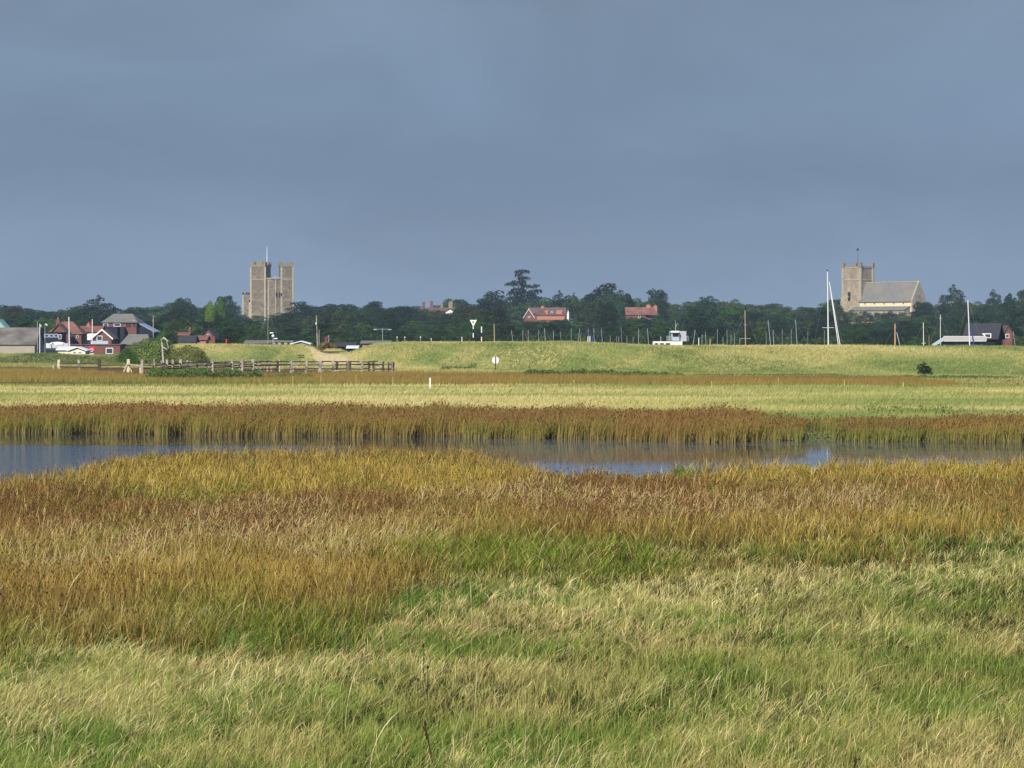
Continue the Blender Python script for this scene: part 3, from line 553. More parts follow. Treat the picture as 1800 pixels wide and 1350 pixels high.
# ---------------------------------------------------------------- houses
def house(name, label, cat, p0, p1, yr, ye, d, W=7, rot=0, wall='brick', roof='redtile', kind='gable', yb=None, wins=(), chims=(), hip=.3, barge=None, over=.35, rp0=None, rp1=None):
    # p0..p1: extent of the wall along its long side, ridge row yr, eave row ye, seen at distance d
    L = (p1-p0)*d/F; xc = X((p0+p1)/2, d); root = empty(name, (xc, d+W/2, 0), rot); tag(root, label, cat)
    zg = float(ground(xc, d))-.4 if yb is None else zy(yb, d); ze = zy(ye, d); zr = zy(yr, d); l, h = L/2, W/2
    b = MB()
    if kind == 'gable':
        b.add([(-l, -h, zg), (l, -h, zg), (l, h, zg), (-l, h, zg), (-l, -h, ze), (l, -h, ze), (l, h, ze), (-l, h, ze), (-l, 0, zr-.1), (l, 0, zr-.1)], [(0, 1, 5, 4), (2, 3, 7, 6), (1, 2, 6, 9, 5), (3, 0, 4, 8, 7)])
    elif kind == 'front':       # gable end faces the viewer
        b.add([(-l, -h, zg), (l, -h, zg), (l, h, zg), (-l, h, zg), (-l, -h, ze), (l, -h, ze), (l, h, ze), (-l, h, ze), (0, -h, zr-.1), (0, h, zr-.1)], [(0, 1, 5, 8, 4), (2, 3, 7, 9, 6), (1, 2, 6, 5), (3, 0, 4, 7)])
    else:
        b.box(-l, l, -h, h, zg, ze)
    wl = b.build('wall', M[wall], root)
    r = MB(); o = over; t = .16
    def slab(a, b_, c, e):
        vs = [a, b_, c, e]; r.add(vs+[(p[0], p[1], p[2]+t) for p in vs], [(0, 1, 2, 3), (4, 7, 6, 5), (0, 4, 5, 1), (1, 5, 6, 2), (2, 6, 7, 3), (3, 7, 4, 0)])
    dz = (zr-ze)/h*o
    if kind == 'gable':
        for sg in (-1, 1): slab((-l-o, sg*(h+o), ze-dz), (l+o, sg*(h+o), ze-dz), (l+o, 0, zr), (-l-o, 0, zr))
    elif kind == 'front':
        dz = (zr-ze)/l*o
        for sg in (-1, 1): slab((sg*(l+o), -h-o, ze-dz), (sg*(l+o), h+o, ze-dz), (0, h+o, zr), (0, -h-o, zr))
    elif kind == 'hip':
        k = L*hip; A = [(-l-o, -h-o, ze), (l+o, -h-o, ze), (l+o, h+o, ze), (-l-o, h+o, ze), (-l+k, 0, zr), (l-k, 0, zr)]
        r.add(A, [(0, 1, 5, 4), (1, 2, 5), (2, 3, 4, 5), (3, 0, 4), (0, 3, 2, 1)])
    elif kind == 'flat': r.box(-l-o*.5, l+o*.5, -h-o*.5, h+o*.5, ze, zr)
    rf = r.build('roof', M[roof], root)
    if barge and kind == 'front':
        q = MB(); dz = (zr-ze)/l*o
        for sg in (-1, 1):
            a = Vector((sg*(l+o), -h-o-.06, ze-dz)); c = Vector((0, -h-o-.06, zr)); q.add([a+Vector((0, 0, -.12)), c+Vector((0, 0, -.12)), c+Vector((0, 0, .24)), a+Vector((0, 0, .24)), a+Vector((0, .05, -.12)), c+Vector((0, .05, -.12)), c+Vector((0, .05, .24)), a+Vector((0, .05, .24))], [(0, 1, 2, 3), (4, 7, 6, 5), (0, 4, 5, 1), (3, 2, 6, 7), (0, 3, 7, 4), (1, 5, 6, 2)])
        q.build('bargeboard', M[barge], rf)
    for (pa, pb, ya, yb2, *fm) in wins:
        x0, x1, z0, z1 = (pa-(p0+p1)/2)*d/F, (pb-(p0+p1)/2)*d/F, zy(yb2, d), zy(ya, d); f = min(.12, (x1-x0)*.15)
        w_ = MB(); w_.box(x0, x1, -h-.07, -h+.02, z0, z1); wo = w_.build('window', M[fm[0] if fm else 'white'], root)
        pn = MB(); nn = max(1, round((x1-x0)/1.1)); g_ = (x1-x0-f)/nn
        for q in range(nn): pn.box(x0+f+q*g_, x0+(q+1)*g_, -h-.09, -h-.05, z0+f, z1-f)
        pn.build('pane', M['glass'], wo)
    for (pa, pb, ya, *cm) in chims:
        x0, x1 = (pa-(p0+p1)/2)*d/F, (pb-(p0+p1)/2)*d/F; c = MB(); cw = min(.5, (x1-x0)/2+.1)
        c.box(x0, x1, -cw, cw, (ze if len(cm) < 2 else zg), zy(ya+.8, d)); c.box(x0-.08, x1+.08, -cw-.08, cw+.08, zy(ya+.8, d), zy(ya, d)); co_ = c.build('chimney', M[cm[0] if cm else 'brick'], rf)
        pt = MB(); pt.tube(((x0+x1)/2, 0, zy(ya, d)), ((x0+x1)/2, 0, zy(ya, d)+.4), .14, .11); pt.build('chimney_pot', M['orbrick'], co_)
    return root, l, h
house('quay_barn', 'long quay shed with weathered grey roof and pale concrete wall at left edge', 'shed', -75, 61, 577, 604.5, 520, W=10, wall='concrete', roof='asbestos', over=.3, chims=())
house('cottage', 'small cottage with pale green gable cut by the left edge of the photo', 'house', -14, 7, 562, 574, 640, W=6, kind='front', wall='green', roof='green')
r, l, h = house('red_roof_house', 'large red tiled house with tall brick chimney behind the tall white mast', 'house', 84, 143, 565, 587, 590, W=8, kind='hip', hip=.34, wall='brick', roof='redtile', chims=((93, 100, 561, 'brick', 1),), wins=((126, 130, 589, 594, 'cream'), (134, 138, 589, 594, 'cream')))
house('brick_annex', 'brown tiled wing with a gable left of the tall white mast', 'house', 84, 122, 570, 590, 583, W=5, kind='front', wall='brick', roof='browntile', wins=((110, 114, 588, 592),))
house('clubhouse', 'dark blue clad building with a ribbon of windows beside the flagpoles', 'building', 71, 108, 583.5, 586, 560, W=6, kind='flat', wall='navy', roof='black', wins=((78, 86, 587, 593, 'paleblue'), (87, 94, 587, 593, 'paleblue'), (95, 102, 587, 593, 'paleblue'), (103, 108, 588, 596, 'white')))
house('orange_roof_cottage', 'cottage with orange tiled roof and white swept gable left of the red flagpole', 'house', 140, 176, 574, 583, 600, W=7, wall='white', roof='redtile', chims=((148.5, 154, 569, 'orbrick'),), wins=((146, 152, 586, 592, 'black'),))
r, l, h = house('gabled_house', 'small brick house with white edged gable and balcony behind the red flagpole', 'house', 163, 196, 580, 594, 570, W=8, kind='front', wall='brick', roof='browntile', barge='white', wins=((170, 180, 590, 599),))
s_ = 570/F; b = MB(); b.box(-2.1, 1.4, -h-1.3, -h-1.2, zy(605, 570), zy(599.5, 570)); b.box(-2.1, 1.4, -h-1.2, -h, zy(605, 570), zy(604, 570)); b.build('balcony', M['paleblue'], r)
r, l, h = house('inn', 'large brick building with hipped grey roof and dark glazed front left of the big bush', 'house', 180, 240, 551, 567, 640, W=12, kind='hip', hip=.22, wall='brick', roof='slate', chims=((191, 197, 556, 'brick', 1),), wins=((182, 190, 568, 575), (200, 212, 568, 574), (222, 230, 568, 575, 'black'), (234, 238, 569, 574, 'black')))
b = MB(); b.box(-l, -l+4.2, -h-1.6, -h-.1, zy(606, 640), zy(574, 640)); b.box(-l+5.2, -l*.02-.2, -h-1.6, -h-.1, zy(606, 640), zy(574.6, 640)); b.build('glazed_bay', M['navy'], r)
b = MB(); b.prism([(l, zy(566, 640)), (l+3.6, zy(583, 640)), (l+3.6, zy(590, 640)), (l, zy(590, 640))], -h+1, h); b.build('lean_to', M['navy'], r)
b = MB(); b.add([(l-1, -h+.8, zy(563.4, 640)), (l+4, -h+.8, zy(584.5, 640)), (l+4, h, zy(584.5, 640)), (l-1, h, zy(563.4, 640)), (l-1, -h+.8, zy(562, 640)), (l+4, -h+.8, zy(583, 640)), (l+4, h, zy(583, 640)), (l-1, h, zy(562, 640))], [(0, 1, 2, 3), (4, 5, 6, 7), (0, 4, 5, 1), (1, 5, 6, 2), (2, 6, 7, 3), (3, 7, 4, 0)]); b.build('catslide_roof', M['lead'], r)
house('grey_shed', 'low shed with sloping grey roof tucked behind the big bush', 'shed', 213, 262, 587.5, 606, 545, W=9, kind='hip', hip=.15, wall='brick', roof='slate')
r, l, h = house('brick_quay_building', 'long low red brick quay building with one white framed window', 'building', 122, 211, 604.8, 606.5, 505, W=7, kind='flat', wall='brick', roof='browntile', wins=((186, 199, 611.5, 622),), chims=())
b = MB(); b.box(-1.0, .0, -h-.08, -h-.02, zy(618, 505), zy(609, 505)); b.build('notice_board', M['red'], r)
t = MB()
for k in range(12): a, e = 2*PI*k/12, 2*PI*(k+1)/12; t.tube((-.5+.24*math.cos(a), -h-.16, zy(615.5, 505)+.24*math.sin(a)), (-.5+.24*math.cos(e), -h-.16, zy(615.5, 505)+.24*math.sin(e)), .07)
o = t.build('life_ring', M['white'], None); o.location = r.location; tag(o, 'white life ring on the red board of the brick quay building', 'life ring')
house('white_kiosk', 'low cream kiosk with a shallow white gabled roof in front of the brick quay building', 'kiosk', 121, 150, 611, 616, 485, W=5, kind='front', wall='cream', roof='white', yb=623, wins=((128, 134, 617.5, 621), (137, 144, 617.5, 621)))
house('white_hut', 'flat white roofed hut with cream wall left of the cream kiosk', 'hut', 102, 127, 610.5, 615, 487, W=5, wall='cream', roof='white', yb=623)
house('brick_cottage', 'brick cottage with tall chimney just right of the big bush', 'house', 314, 331, 585, 589, 600, W=6, wall='brick', roof='redtile', chims=((329, 333, 578),))
house('dark_gable_shed', 'dark roofed shed with a pale edged gable right of the big bush', 'shed', 317, 341, 591, 601, 570, W=7, wall='timber', roof='darkslate')
house('orange_wall_house', 'long orange brick house with purple grey roof beside the round green tree', 'house', 336, 362, 591, 597, 590, W=6, wall='orbrick', roof='redtile')
house('gable_end_house', 'brick gable ended house with grey roof and white disc on its wall', 'house', 352, 378, 577.5, 593, 600, W=8, kind='front', wall='brick', roof='darkslate', wins=((364, 368, 587, 590.5),))
house('dark_shed', 'long low dark shed roof behind the left part of the river wall', 'shed', 432, 476, 599.5, 603.5, 520, W=6, wall='black', roof='asbestos')
house('grey_quay_hut', 'grey quay hut under the white radar domes', 'hut', 478, 514, 598.5, 601, 520, W=5, kind='flat', wall='concrete', roof='slate', wins=((484, 488, 601.5, 606, 'black'), (494, 499, 601.5, 606, 'black'), (505, 509, 601.5, 606, 'black')))
house('white_awning', 'long white canvas awning right of the grey quay hut', 'awning', 514, 543, 600.6, 604.5, 515, W=6, kind='front', wall='timber', roof='white')
house('black_shed', 'black weatherboarded shed behind the sandy ramp', 'shed', 589, 622, 603.5, 609, 480, W=6, wall='black', roof='darkslate')
house('white_roof_hut', 'little dark hut with bright white roof in front of the black shed', 'hut', 612, 627, 609, 612, 470, W=4, kind='gable', wall='black', roof='white')
house('timber_hut', 'brown timber hut with long grey roof right of the sandy ramp', 'hut', 637, 684, 600.3, 603.5, 475, W=6, wall='orbrick', roof='slate')
house('manor_house', 'big house hidden in trees with a pair of red chimneys showing', 'house', 736, 800, 541, 548, 1120, W=10, wall='brick', roof='browntile', chims=((741.5, 746.5, 530.5), (755.5, 760.5, 529), (774, 778, 533, 'capstone'), (788, 795, 530, 'capstone')))
house('white_gable_house', 'small white gabled house below the wide brown chimney among trees', 'house', 783, 799, 543, 548, 1060, W=7, kind='front', wall='white', roof='browntile')
r, l, h = house('villa', 'long red brick house with purple roofs and white gable among trees below the cedar', 'house', 930, 994, 541, 551, 1060, W=10, wall='brick', roof='browntile', chims=((951, 957, 538, 'orbrick'), (978, 982, 541, 'orbrick'), (984, 991, 545, 'orbrick')), wins=((957, 963, 553.5, 559), (966, 969, 553.5, 559), (968, 972, 547.5, 550)))
b = MB(); b.box(-.9, .3, -h-.6, 0, zy(553, 1060), zy(545.5, 1060)); b.build('dormer', M['orbrick'], r)
b = MB(); b.box(l-3.4, l-1.2, -h-.8, 0, zy(560, 1060), zy(545, 1060)); b.build('chimney_stack', M['orbrick'], r)
b = MB(); b.prism([(-l+2.5, zy(552, 1060)), (-l+6.5, zy(552, 1060)), (-l+4.5, zy(541.5, 1060))], -h-1, 0); b.build('cross_gable', M['browntile'], r)
house('villa_wing', 'gabled wing with bold white bargeboards at the left end of the red villa', 'house', 921, 938, 543.5, 557, 1040, W=14, kind='front', wall='brick', roof='browntile', barge='white', wins=((928, 932, 556, 559),))
house('white_cottage', 'narrow white chimneyed cottage end at the right of the red villa', 'house', 996.5, 1000, 543, 549, 1055, W=4, wall='white', roof='browntile', kind='front')
house('orange_villa_front', 'lower orange tiled front range of the red villa', 'house', 944, 992, 552.5, 554, 1035, W=5, wall='orbrick', roof='redtile', yb=562)
r, l, h = house('long_red_roof_house', 'long red tiled roof with end chimney among trees under the domed tree', 'house', 1101, 1150, 540.5, 553, 1080, W=9, wall='brick', roof='redtile', kind='gable', chims=((1137, 1144, 535.5, 'orbrick'), (1150, 1156, 537, 'orbrick', 1)), wins=((1122, 1126, 554, 559),))
b = MB(); b.prism([(l-3.5, zy(553, 1080)), (l+2.5, zy(556, 1080)), (l+1.5, zy(552, 1080)), (l-1, zy(537.5, 1080))], -h-1.5, h-1); b.build('cross_gable', M['redtile'], r)
r, l, h = house('boathouse', 'black timber boathouse with steep dark roof and white dormer at right', 'boathouse', 1712, 1764, 569.5, 594, 450, W=9, kind='gable', wall='black', roof='darkslate', over=.5)
r.rotation_euler = (0, 0, -.28)
b = MB(); zz = lambda y: zy(y, 450); b.prism([(.2, zz(586)), (1.7, zz(586)), (1.7, zz(594)), (.9, zz(594))], -h-.4, -h+2); dm = b.build('dormer', M['white'], r)
b = MB(); b.box(.75, 1.55, -h-.45, -h-.41, zz(592.5), zz(587.5)); b.build('pane', M['glass'], dm)
# deck with balustrade
D = 444.; s_ = D/F; r = empty('balcony_deck', (X(1690, D), D-1.5, 0)); tag(r, 'long white balustraded deck with a sloping stair beside the black boathouse', 'deck')
b = MB(); b.box(-3.2, 3.4, -1.3, 1.6, zy(601.5, D), zy(600, D)); b.build('deck_floor', M['navy'], r)
b = MB(); b.box(-3.1, 3.3, -1.0, 1.4, zy(612, D), zy(601.6, D)); b.build('undercroft', M['navy'], r)
b = MB(); b.box(-3.2, 3.4, -1.35, -1.28, zy(591.6, D), zy(590.8, D)); b.box(-3.2, 3.4, -1.35, -1.28, zy(600, D), zy(599.2, D))
for k in range(45): x_ = -3.2+k*.15; b.box(x_-.04, x_+.04, -1.34, -1.29, zy(599.2, D), zy(591.6, D))
b.build('balustrade', M['white'], r)
b = MB(); vs = []
for y_ in (-1.35, -1.3):
    vs += [(-3.2, y_, zy(592, D)), (-3.2, y_, zy(599, D)), (-5.0, y_, zy(611, D)), (-5.0, y_, zy(605, D))]
b.add(vs, [(0, 1, 2, 3), (7, 6, 5, 4), (0, 3, 7, 4), (1, 5, 6, 2)]); b.build('stair_rail', M['paleblue'], r)
house('red_cottage', 'small red brick gable with one white window right of the black boathouse', 'house', 1764, 1780, 573, 586, 620, kind='front', W=7, wall='brick', roof='browntile', wins=((1767.5, 1774, 587, 594),))
# ---------------------------------------------------------------- trees
def crown(name, lobes, nleaf, size, seed, colv=(52, 74, 36), hole=.0, up=.35):
    rs = np.random.RandomState(seed); A = np.array([a[3]*a[5]+a[3]*a[4] for a in lobes]); A = A/A.sum(); V = []; Q = []; Cc = []; nb = 0
    for lb, fr in zip(lobes, A):
        m = max(6, int(nleaf*fr)); u = rs.normal(size=(m, 3)); u[:, 2] = np.where(u[:, 2] < -.5, -u[:, 2], u[:, 2]); u /= np.linalg.norm(u, axis=1)[:, None]
        rad = rs.uniform(.72, 1.06, m)[:, None]; P = np.array(lb[:3])+u*rad*np.array(lb[3:6])
        nrm = u+rs.normal(0, .36, (m, 3)); nrm[:, 2] += up; nrm /= np.linalg.norm(nrm, axis=1)[:, None]
        t = np.cross(nrm, rs.normal(size=(m, 3))); t /= np.linalg.norm(t, axis=1)[:, None]; b = np.cross(nrm, t); s = size*rs.uniform(.55, 1.35, m)[:, None]
        V.append(np.stack([P-t*s, P-b*s*.7, P+t*s, P+b*s*.7], 1).reshape(-1, 3)); Q.append(nb+np.arange(m*4).reshape(m, 4)); nb += 4*m
        c = lin(colv)*(1+rs.uniform(-.25, .25))*(1+rs.uniform(-.16, .16, (m, 1))); Cc.append(np.repeat(c, 4, 0))
    return npmesh(name, np.concatenate(V), np.concatenate(Q), np.zeros((0, 3), int), np.concatenate(Cc), M['leaf'])
def proto(name, lobes, trunkpts, nleaf=3300, size=.026, seed=1, **k):
    r = empty(name, (0, 0, -500)); t = MB()
    for (p, q, a, b) in trunkpts: t.tube(p, q, a, b, 7)
    t.build('trunk', M['bark'], r); c = crown('crown', lobes, nleaf, size, seed, **k); c.parent = r; c.data.name = name+'_crown'
    return r
def oak_lobes(seed, n=16, flat=1.0, low=.12):
    rs = random.Random(seed); L = [(0, 0, .47, .37, .37, .42), (rs.uniform(-.12, .12), 0, .3, .38, .38, .28), (rs.uniform(-.16, .16), 0, .62, .28, .28, .30)]
    for k in range(n+8):
        a = 2*PI*(k*.618); zz = low+(.93-low)*rs.random()**.8; rr = .38*math.sqrt(max(.03, 1-((zz-.45)/.52)**2)); q = rs.uniform(.09, .17)
        L.append((rr*math.cos(a), rr*math.sin(a), zz-q*.2, q, q, q*rs.uniform(.6, .95)*flat))
    return L
TK = [((0, 0, -.05), (0, 0, .35), .035, .022), ((0, 0, .33), (.15, .05, .6), .02, .008), ((0, 0, .33), (-.16, .04, .58), .02, .008), ((0, 0, .3), (.02, -.15, .55), .018, .008)]
protos = [proto('broadleaf_tree', oak_lobes(11), TK, seed=1), proto('broadleaf_tree', oak_lobes(12, 20), TK, seed=2), proto('broadleaf_tree', oak_lobes(13, 13), TK, seed=3),
          proto('broadleaf_tree', oak_lobes(14, 24, .8), TK, seed=4, nleaf=2800), proto('broadleaf_tree', oak_lobes(15, 11, .7, .3), TK, seed=5), proto('broadleaf_tree', oak_lobes(16, 18), TK, seed=6)]
conl = [(0, 0, .1+.085*k, .30*(1-k/10.5)+.03, .30*(1-k/10.5)+.03, .055) for k in range(10)]+[(.22*(1-k/9)*math.cos(k*2.4), .22*(1-k/9)*math.sin(k*2.4), .15+.085*k, .13, .13, .05) for k in range(9)]
pine = proto('pine_tree', [(0, 0, .55, .30, .3, .25), (.2, 0, .8, .2, .2, .10), (-.2, .05, .68, .22, .2, .11), (.3, 0, .6, .2, .2, .12), (0, 0, .88, .13, .13, .09), (-.32, 0, .48, .16, .2, .12), (.1, -.2, .4, .3, .25, .2), (-.12, -.2, .3, .3, .2, .2), (.34, -.1, .36, .18, .2, .18), (.42, 0, .72, .09, .1, .05), (-.42, 0, .6, .09, .1, .05), (.05, 0, .97, .07, .07, .05)], TK, seed=7, nleaf=2600, size=.024)
CL = [(.02, 0, .95, .20, .18, .035), (-.10, 0, .90, .10, .12, .03), (.06, 0, .84, .17, .16, .03), (-.30, 0, .74, .17, .13, .03), (-.18, 0, .77, .12, .12, .03), (.0, 0, .76, .14, .14, .05), (.14, 0, .70, .16, .14, .03), (.40, 0, .70, .12, .1, .035), (.46, 0, .62, .12, .1, .03), (.32, 0, .60, .15, .12, .04), (-.10, 0, .62, .22, .2, .05), (-.25, 0, .57, .18, .16, .04), (.1, 0, .54, .3, .25, .06), (.46, 0, .50, .13, .12, .03), (-.2, 0, .46, .3, .25, .06), (.25, 0, .42, .33, .26, .07), (0, 0, .32, .45, .3, .12), (0, 0, .18, .48, .3, .16)]
cedar = proto('cedar_tree', [(a, b, c-.01, d*1.12, e*1.1, f*1.5) for a, b, c, d, e, f in CL]+[(0, 0, .66, .12, .12, .2), (.3, 0, .5, .16, .14, .1)],
     [((0, 0, -.05), (.02, 0, .95), .05, .012), ((0, 0, .5), (.42, 0, .66), .02, .007), ((0, 0, .6), (-.32, 0, .73), .016, .006)], seed=8, nleaf=4200, size=.024, colv=(44, 66, 46))
thin = proto('slender_tree', [(0, 0, .6, .24, .22, .34), (.14, 0, .75, .2, .18, .18), (-.16, 0, .62, .2, .18, .2), (.2, 0, .45, .2, .2, .2), (-.2, 0, .35, .2, .2, .2), (0, 0, .9, .12, .12, .09), (-.3, .0, .8, .1, .1, .07), (.3, 0, .66, .1, .1, .08)], TK, seed=9, nleaf=2200)
bushp = proto('bush', [(-.36, .1, .5, .12, .12, .12), (.4, 0, .2, .16, .2, .2), (-.42, 0, .14, .14, .2, .14), (-.05, -.3, .2, .3, .2, .2), (.16, 0, .8, .1, .1, .1), (0, 0, .35, .42, .42, .40), (-.28, 0, .28, .22, .25, .28), (.28, 0, .3, .22, .25, .3), (.1, -.1, .6, .26, .26, .28), (-.15, 0, .62, .22, .22, .24), (.3, 0, .55, .14, .14, .16), (0, 0, .84, .12, .12, .14)], TK, nleaf=9000, size=.017, seed=10, colv=(74, 92, 46))
TREES = []
def place(pr, px, ytop, d, wpx, colr, label=None, group=None, name=None, row=0):
    x = X(px, d); zg = float(ground(x, d))-.3; zt = zy(ytop, d); o = copy_tree(pr); hgt = max(1.5, zt-zg)*1.02; o.location = (x, d, zg); wm = wpx*d/F
    o.scale = (wm, wm, hgt); o.rotation_euler = (0, 0, random.uniform(0, 6.28) if pr not in (cedar,) else 0)
    for ch in o.children:
        if ch.name.startswith('crown'): ch.color = (*colr, 1)
    if name: o.name = name
    o['category'] = 'tree'
    if label: o['label'] = label
    TREES.append((o, px, row, label, group)); return o
SKY = [(-60, 536), (0, 536), (30, 537), (50, 540), (70, 545), (80, 541), (95, 548), (115, 538), (135, 538), (150, 535), (205, 540), (230, 538), (260, 538), (280, 535), (300, 532), (335, 530), (355, 536), (380, 535), (410, 530), (425, 537), (440, 553), (475, 553), (500, 545), (515, 532), (530, 527), (545, 531), (555, 540), (572, 530), (590, 536), (600, 534), (612, 533), (630, 540), (645, 536), (690, 538), (715, 537), (732, 542), (765, 540), (775, 532), (800, 531), (825, 535), (840, 530), (875, 528), (950, 530), (960, 524), (1000, 520), (1015, 524), (1070, 515), (1115, 526), (1180, 530), (1195, 531), (1230, 523), (1260, 529), (1290, 525), (1320, 536), (1345, 529), (1375, 536), (1395, 541), (1425, 537), (1445, 531), (1460, 530), (1480, 544), (1500, 546), (1560, 546), (1610, 546), (1625, 533), (1645, 537), (1700, 530), (1765, 534), (1790, 526), (1860, 520)]
cap = lambda px, wins: max([y for (a, b, y) in wins if a <= px <= b] or [0])
WIN = [(905, 1010, 563), (1090, 1178, 559), (1472, 1628, 545), (418, 520, 556), (728, 806, 541)]
def tint():
    k = random.random(); b = random.uniform(.55, 2.1)
    base = [(1.0, 1.0, .95), (.8, .95, 1.0), (1.3, 1.1, .75), (.7, .8, .8), (1.15, 1.0, .9), (.95, 1.15, .85)][int(k*6)]
    return tuple(b*c for c in base)
px = -70.
while px < 1870:                       # trees on the skyline
    y = float(interp(px, SKY))+random.uniform(-2, 4); y = max(y, cap(px, [(425, 508, 553), (1478, 1622, 545), (738, 764, 542)])); wd = random.uniform(50, 82)
    if cap(px-wd*.3, [(425, 508, 1), (1478, 1622, 1)]) or cap(px+wd*.3, [(425, 508, 1), (1478, 1622, 1)]): wd = 34
    place(random.choice(protos), px, y, random.uniform(1120, 1190), wd, tint(), row=0); px += random.uniform(17, 27)
px = -60.
while px < 1870:                       # second rank
    wd = random.uniform(46, 74); c_ = max(cap(px-wd*.35, WIN), cap(px+wd*.35, WIN), cap(px, WIN)); y = max(float(interp(px, SKY))+random.uniform(10, 24), c_+random.uniform(0, 3))
    place(random.choice(protos), px, y, random.uniform(880, 980), wd, tint(), row=1); px += random.uniform(22, 32)
px = -60.
while px < 1870:                       # front rank near the quay
    wd = random.uniform(34, 56); lo = 572 if px > 390 else 560
    place(random.choice(protos), px, random.uniform(lo-8, lo+12), random.uniform(690, 770), wd, tint(), row=2); px += random.uniform(20, 30)
px = -60.
while px < 1870:                       # hedge of low trees at the water's edge
    place(random.choice(protos), px, random.uniform(586, 594), random.uniform(610, 650), random.uniform(30, 46), tint(), row=3); px += random.uniform(20, 28)
for px_, y_, d_, w_ in ((740, 542, 1010, 34), (756, 541.5, 1015, 34), (772, 543, 1000, 36), (788, 550, 1000, 30), (802, 541, 1000, 30), (930, 562, 960, 34), (950, 563, 965, 34), (972, 563, 960, 34), (992, 561, 965, 30), (1110, 556, 985, 34), (1132, 558, 985, 34), (1156, 552, 990, 30), (1168, 545, 990, 28)):
    place(random.choice(protos[:4]), px_, y_, d_, w_, tint(), row=1)
DK = (.55, .66, .72); MD = (.75, .9, .9)
place(pine, 176, 521, 1090, 64, (.42, .5, .55), 'broad dark pine standing above the hipped grey roof at left', name='pine_tree')
place(cedar, 917, 475, 1180, 62, DK, 'tall layered cedar rising highest above the skyline')
place(protos[3], 866, 507, 1150, 66, DK, 'dense dark tree just left of the tall cedar')
place(protos[1], 1062, 499, 1150, 88, DK, 'widest domed tree on the skyline right of the cedar')
place(protos[2], 1098, 511, 1140, 44, DK, 'lower right shoulder tree of the wide domed clump')
place(protos[0], 1154, 508, 1150, 52, (.62, .74, .72), 'lone domed tree behind the long red roof')
place(pine, 985, 513, 1160, 40, DK, 'ragged dark pine between the cedar and the wide dome')
place(pine, 1008, 516, 1165, 24, DK, 'thin topped dark pine left of the wide dome')
place(thin, 370, 529, 850, 30, (4.4, 3.8, 1.2), 'slender bright yellow green poplar left of the castle', name='poplar_tree')
place(thin, 387, 523, 855, 28, (2.4, 2.6, 1.2), 'light green poplar beside the yellow poplar')
place(protos[4], 396, 517, 1120, 40, (.7, .85, .85), 'round topped tree directly left of the castle')
place(protos[5], 320, 522, 1130, 44, MD, 'high crowned tree above the left hand houses')
place(protos[3], 404, 562, 680, 64, (1.05, 1.25, .95), 'large soft green willow below and left of the castle', name='willow_tree')
place(protos[0], 656, 529, 1100, 54, MD, 'smooth domed tree midway between castle and cedar')
place(protos[3], 712, 536, 1080, 60, (.45, .55, .6), 'low black green tree left of the paired red chimneys')
place(protos[5], 800, 524, 1150, 60, MD, 'broad brownish tree behind the brown chimneys')
place(protos[2], 822, 536, 1040, 54, (1.5, .62, .95), 'purple leaved copper beech left of the cedar')
place(protos[1], 1240, 521, 1140, 46, MD, 'small domed tree midway between the wheelhouse and the red roof')
place(pine, 1674, 503, 1130, 62, (1.1, 1.0, .95), 'spreading flat topped brown green pine right of the church', name='pine_tree')
place(pine, 1745, 511, 1120, 46, MD, 'flat topped pine above the black boathouse', name='pine_tree')
place(thin, 1775, 516, 1110, 34, DK, 'narrow pointed tree right of the black boathouse')
place(protos[4], 1800, 506, 1090, 34, (1.1, 1.1, .85), 'tall tree cut by the right edge of the photo')
place(protos[5], 1622, 529, 1090, 42, (.5, .62, .66), 'dark holly like tree covering the right end of the church')
place(protos[4], 1468, 524, 1340, 50, (.5, .62, .7), 'dark tree directly behind the left side of the church tower')
place(protos[3], 500, 548, 980, 56, (.55, .7, .75), 'dark tree covering the foot of the castle')
for o_ in list(bpy.data.objects):
    pass
def drop(o):
    for ch in list(o.children): drop(ch)
    bpy.data.objects.remove(o)
LM = [(0, 'the grey quay shed'), (60, 'the flagpoles'), (118, 'the tall white mast by the red roof'), (176, 'the broad dark pine'), (220, 'the hipped grey roof'), (270, 'the big bush'), (330, 'the brick cottage'), (375, 'the yellow poplar'), (434, 'the castle forebuilding'), (478, 'the castle'), (525, 'the right castle turret'), (560, 'the tall pole by the ramp'), (610, 'the black shed'), (656, 'the smooth domed tree'), (700, 'the low black green tree'), (750, 'the paired red chimneys'), (790, 'the wide brown chimney'), (832, 'the white triangle beacon'), (870, 'the round white sign'), (917, 'the tall cedar'), (960, 'the red villa'), (1008, 'the thin topped pine'), (1062, 'the wide domed tree'), (1105, 'the left end of the long red roof'), (1154, 'the lone domed tree'), (1192, 'the white wheelhouse'), (1240, 'the small domed tree'), (1310, 'the tan mast with crosstrees'), (1352, 'the leaning grey mast'), (1400, 'the short paired masts'), (1455, 'the tallest white mast'), (1508, 'the church tower'), (1560, 'the nave roof'), (1600, 'the church gable'), (1623, 'the white mast by the orange spar'), (1674, 'the spreading brown pine'), (1703, 'the tall mast by the boathouse'), (1745, 'the black boathouse'), (1790, 'the right edge tree')]
ROW = ['skyline tree', 'second rank tree', 'middle rank tree', 'low front tree']
seen = {}
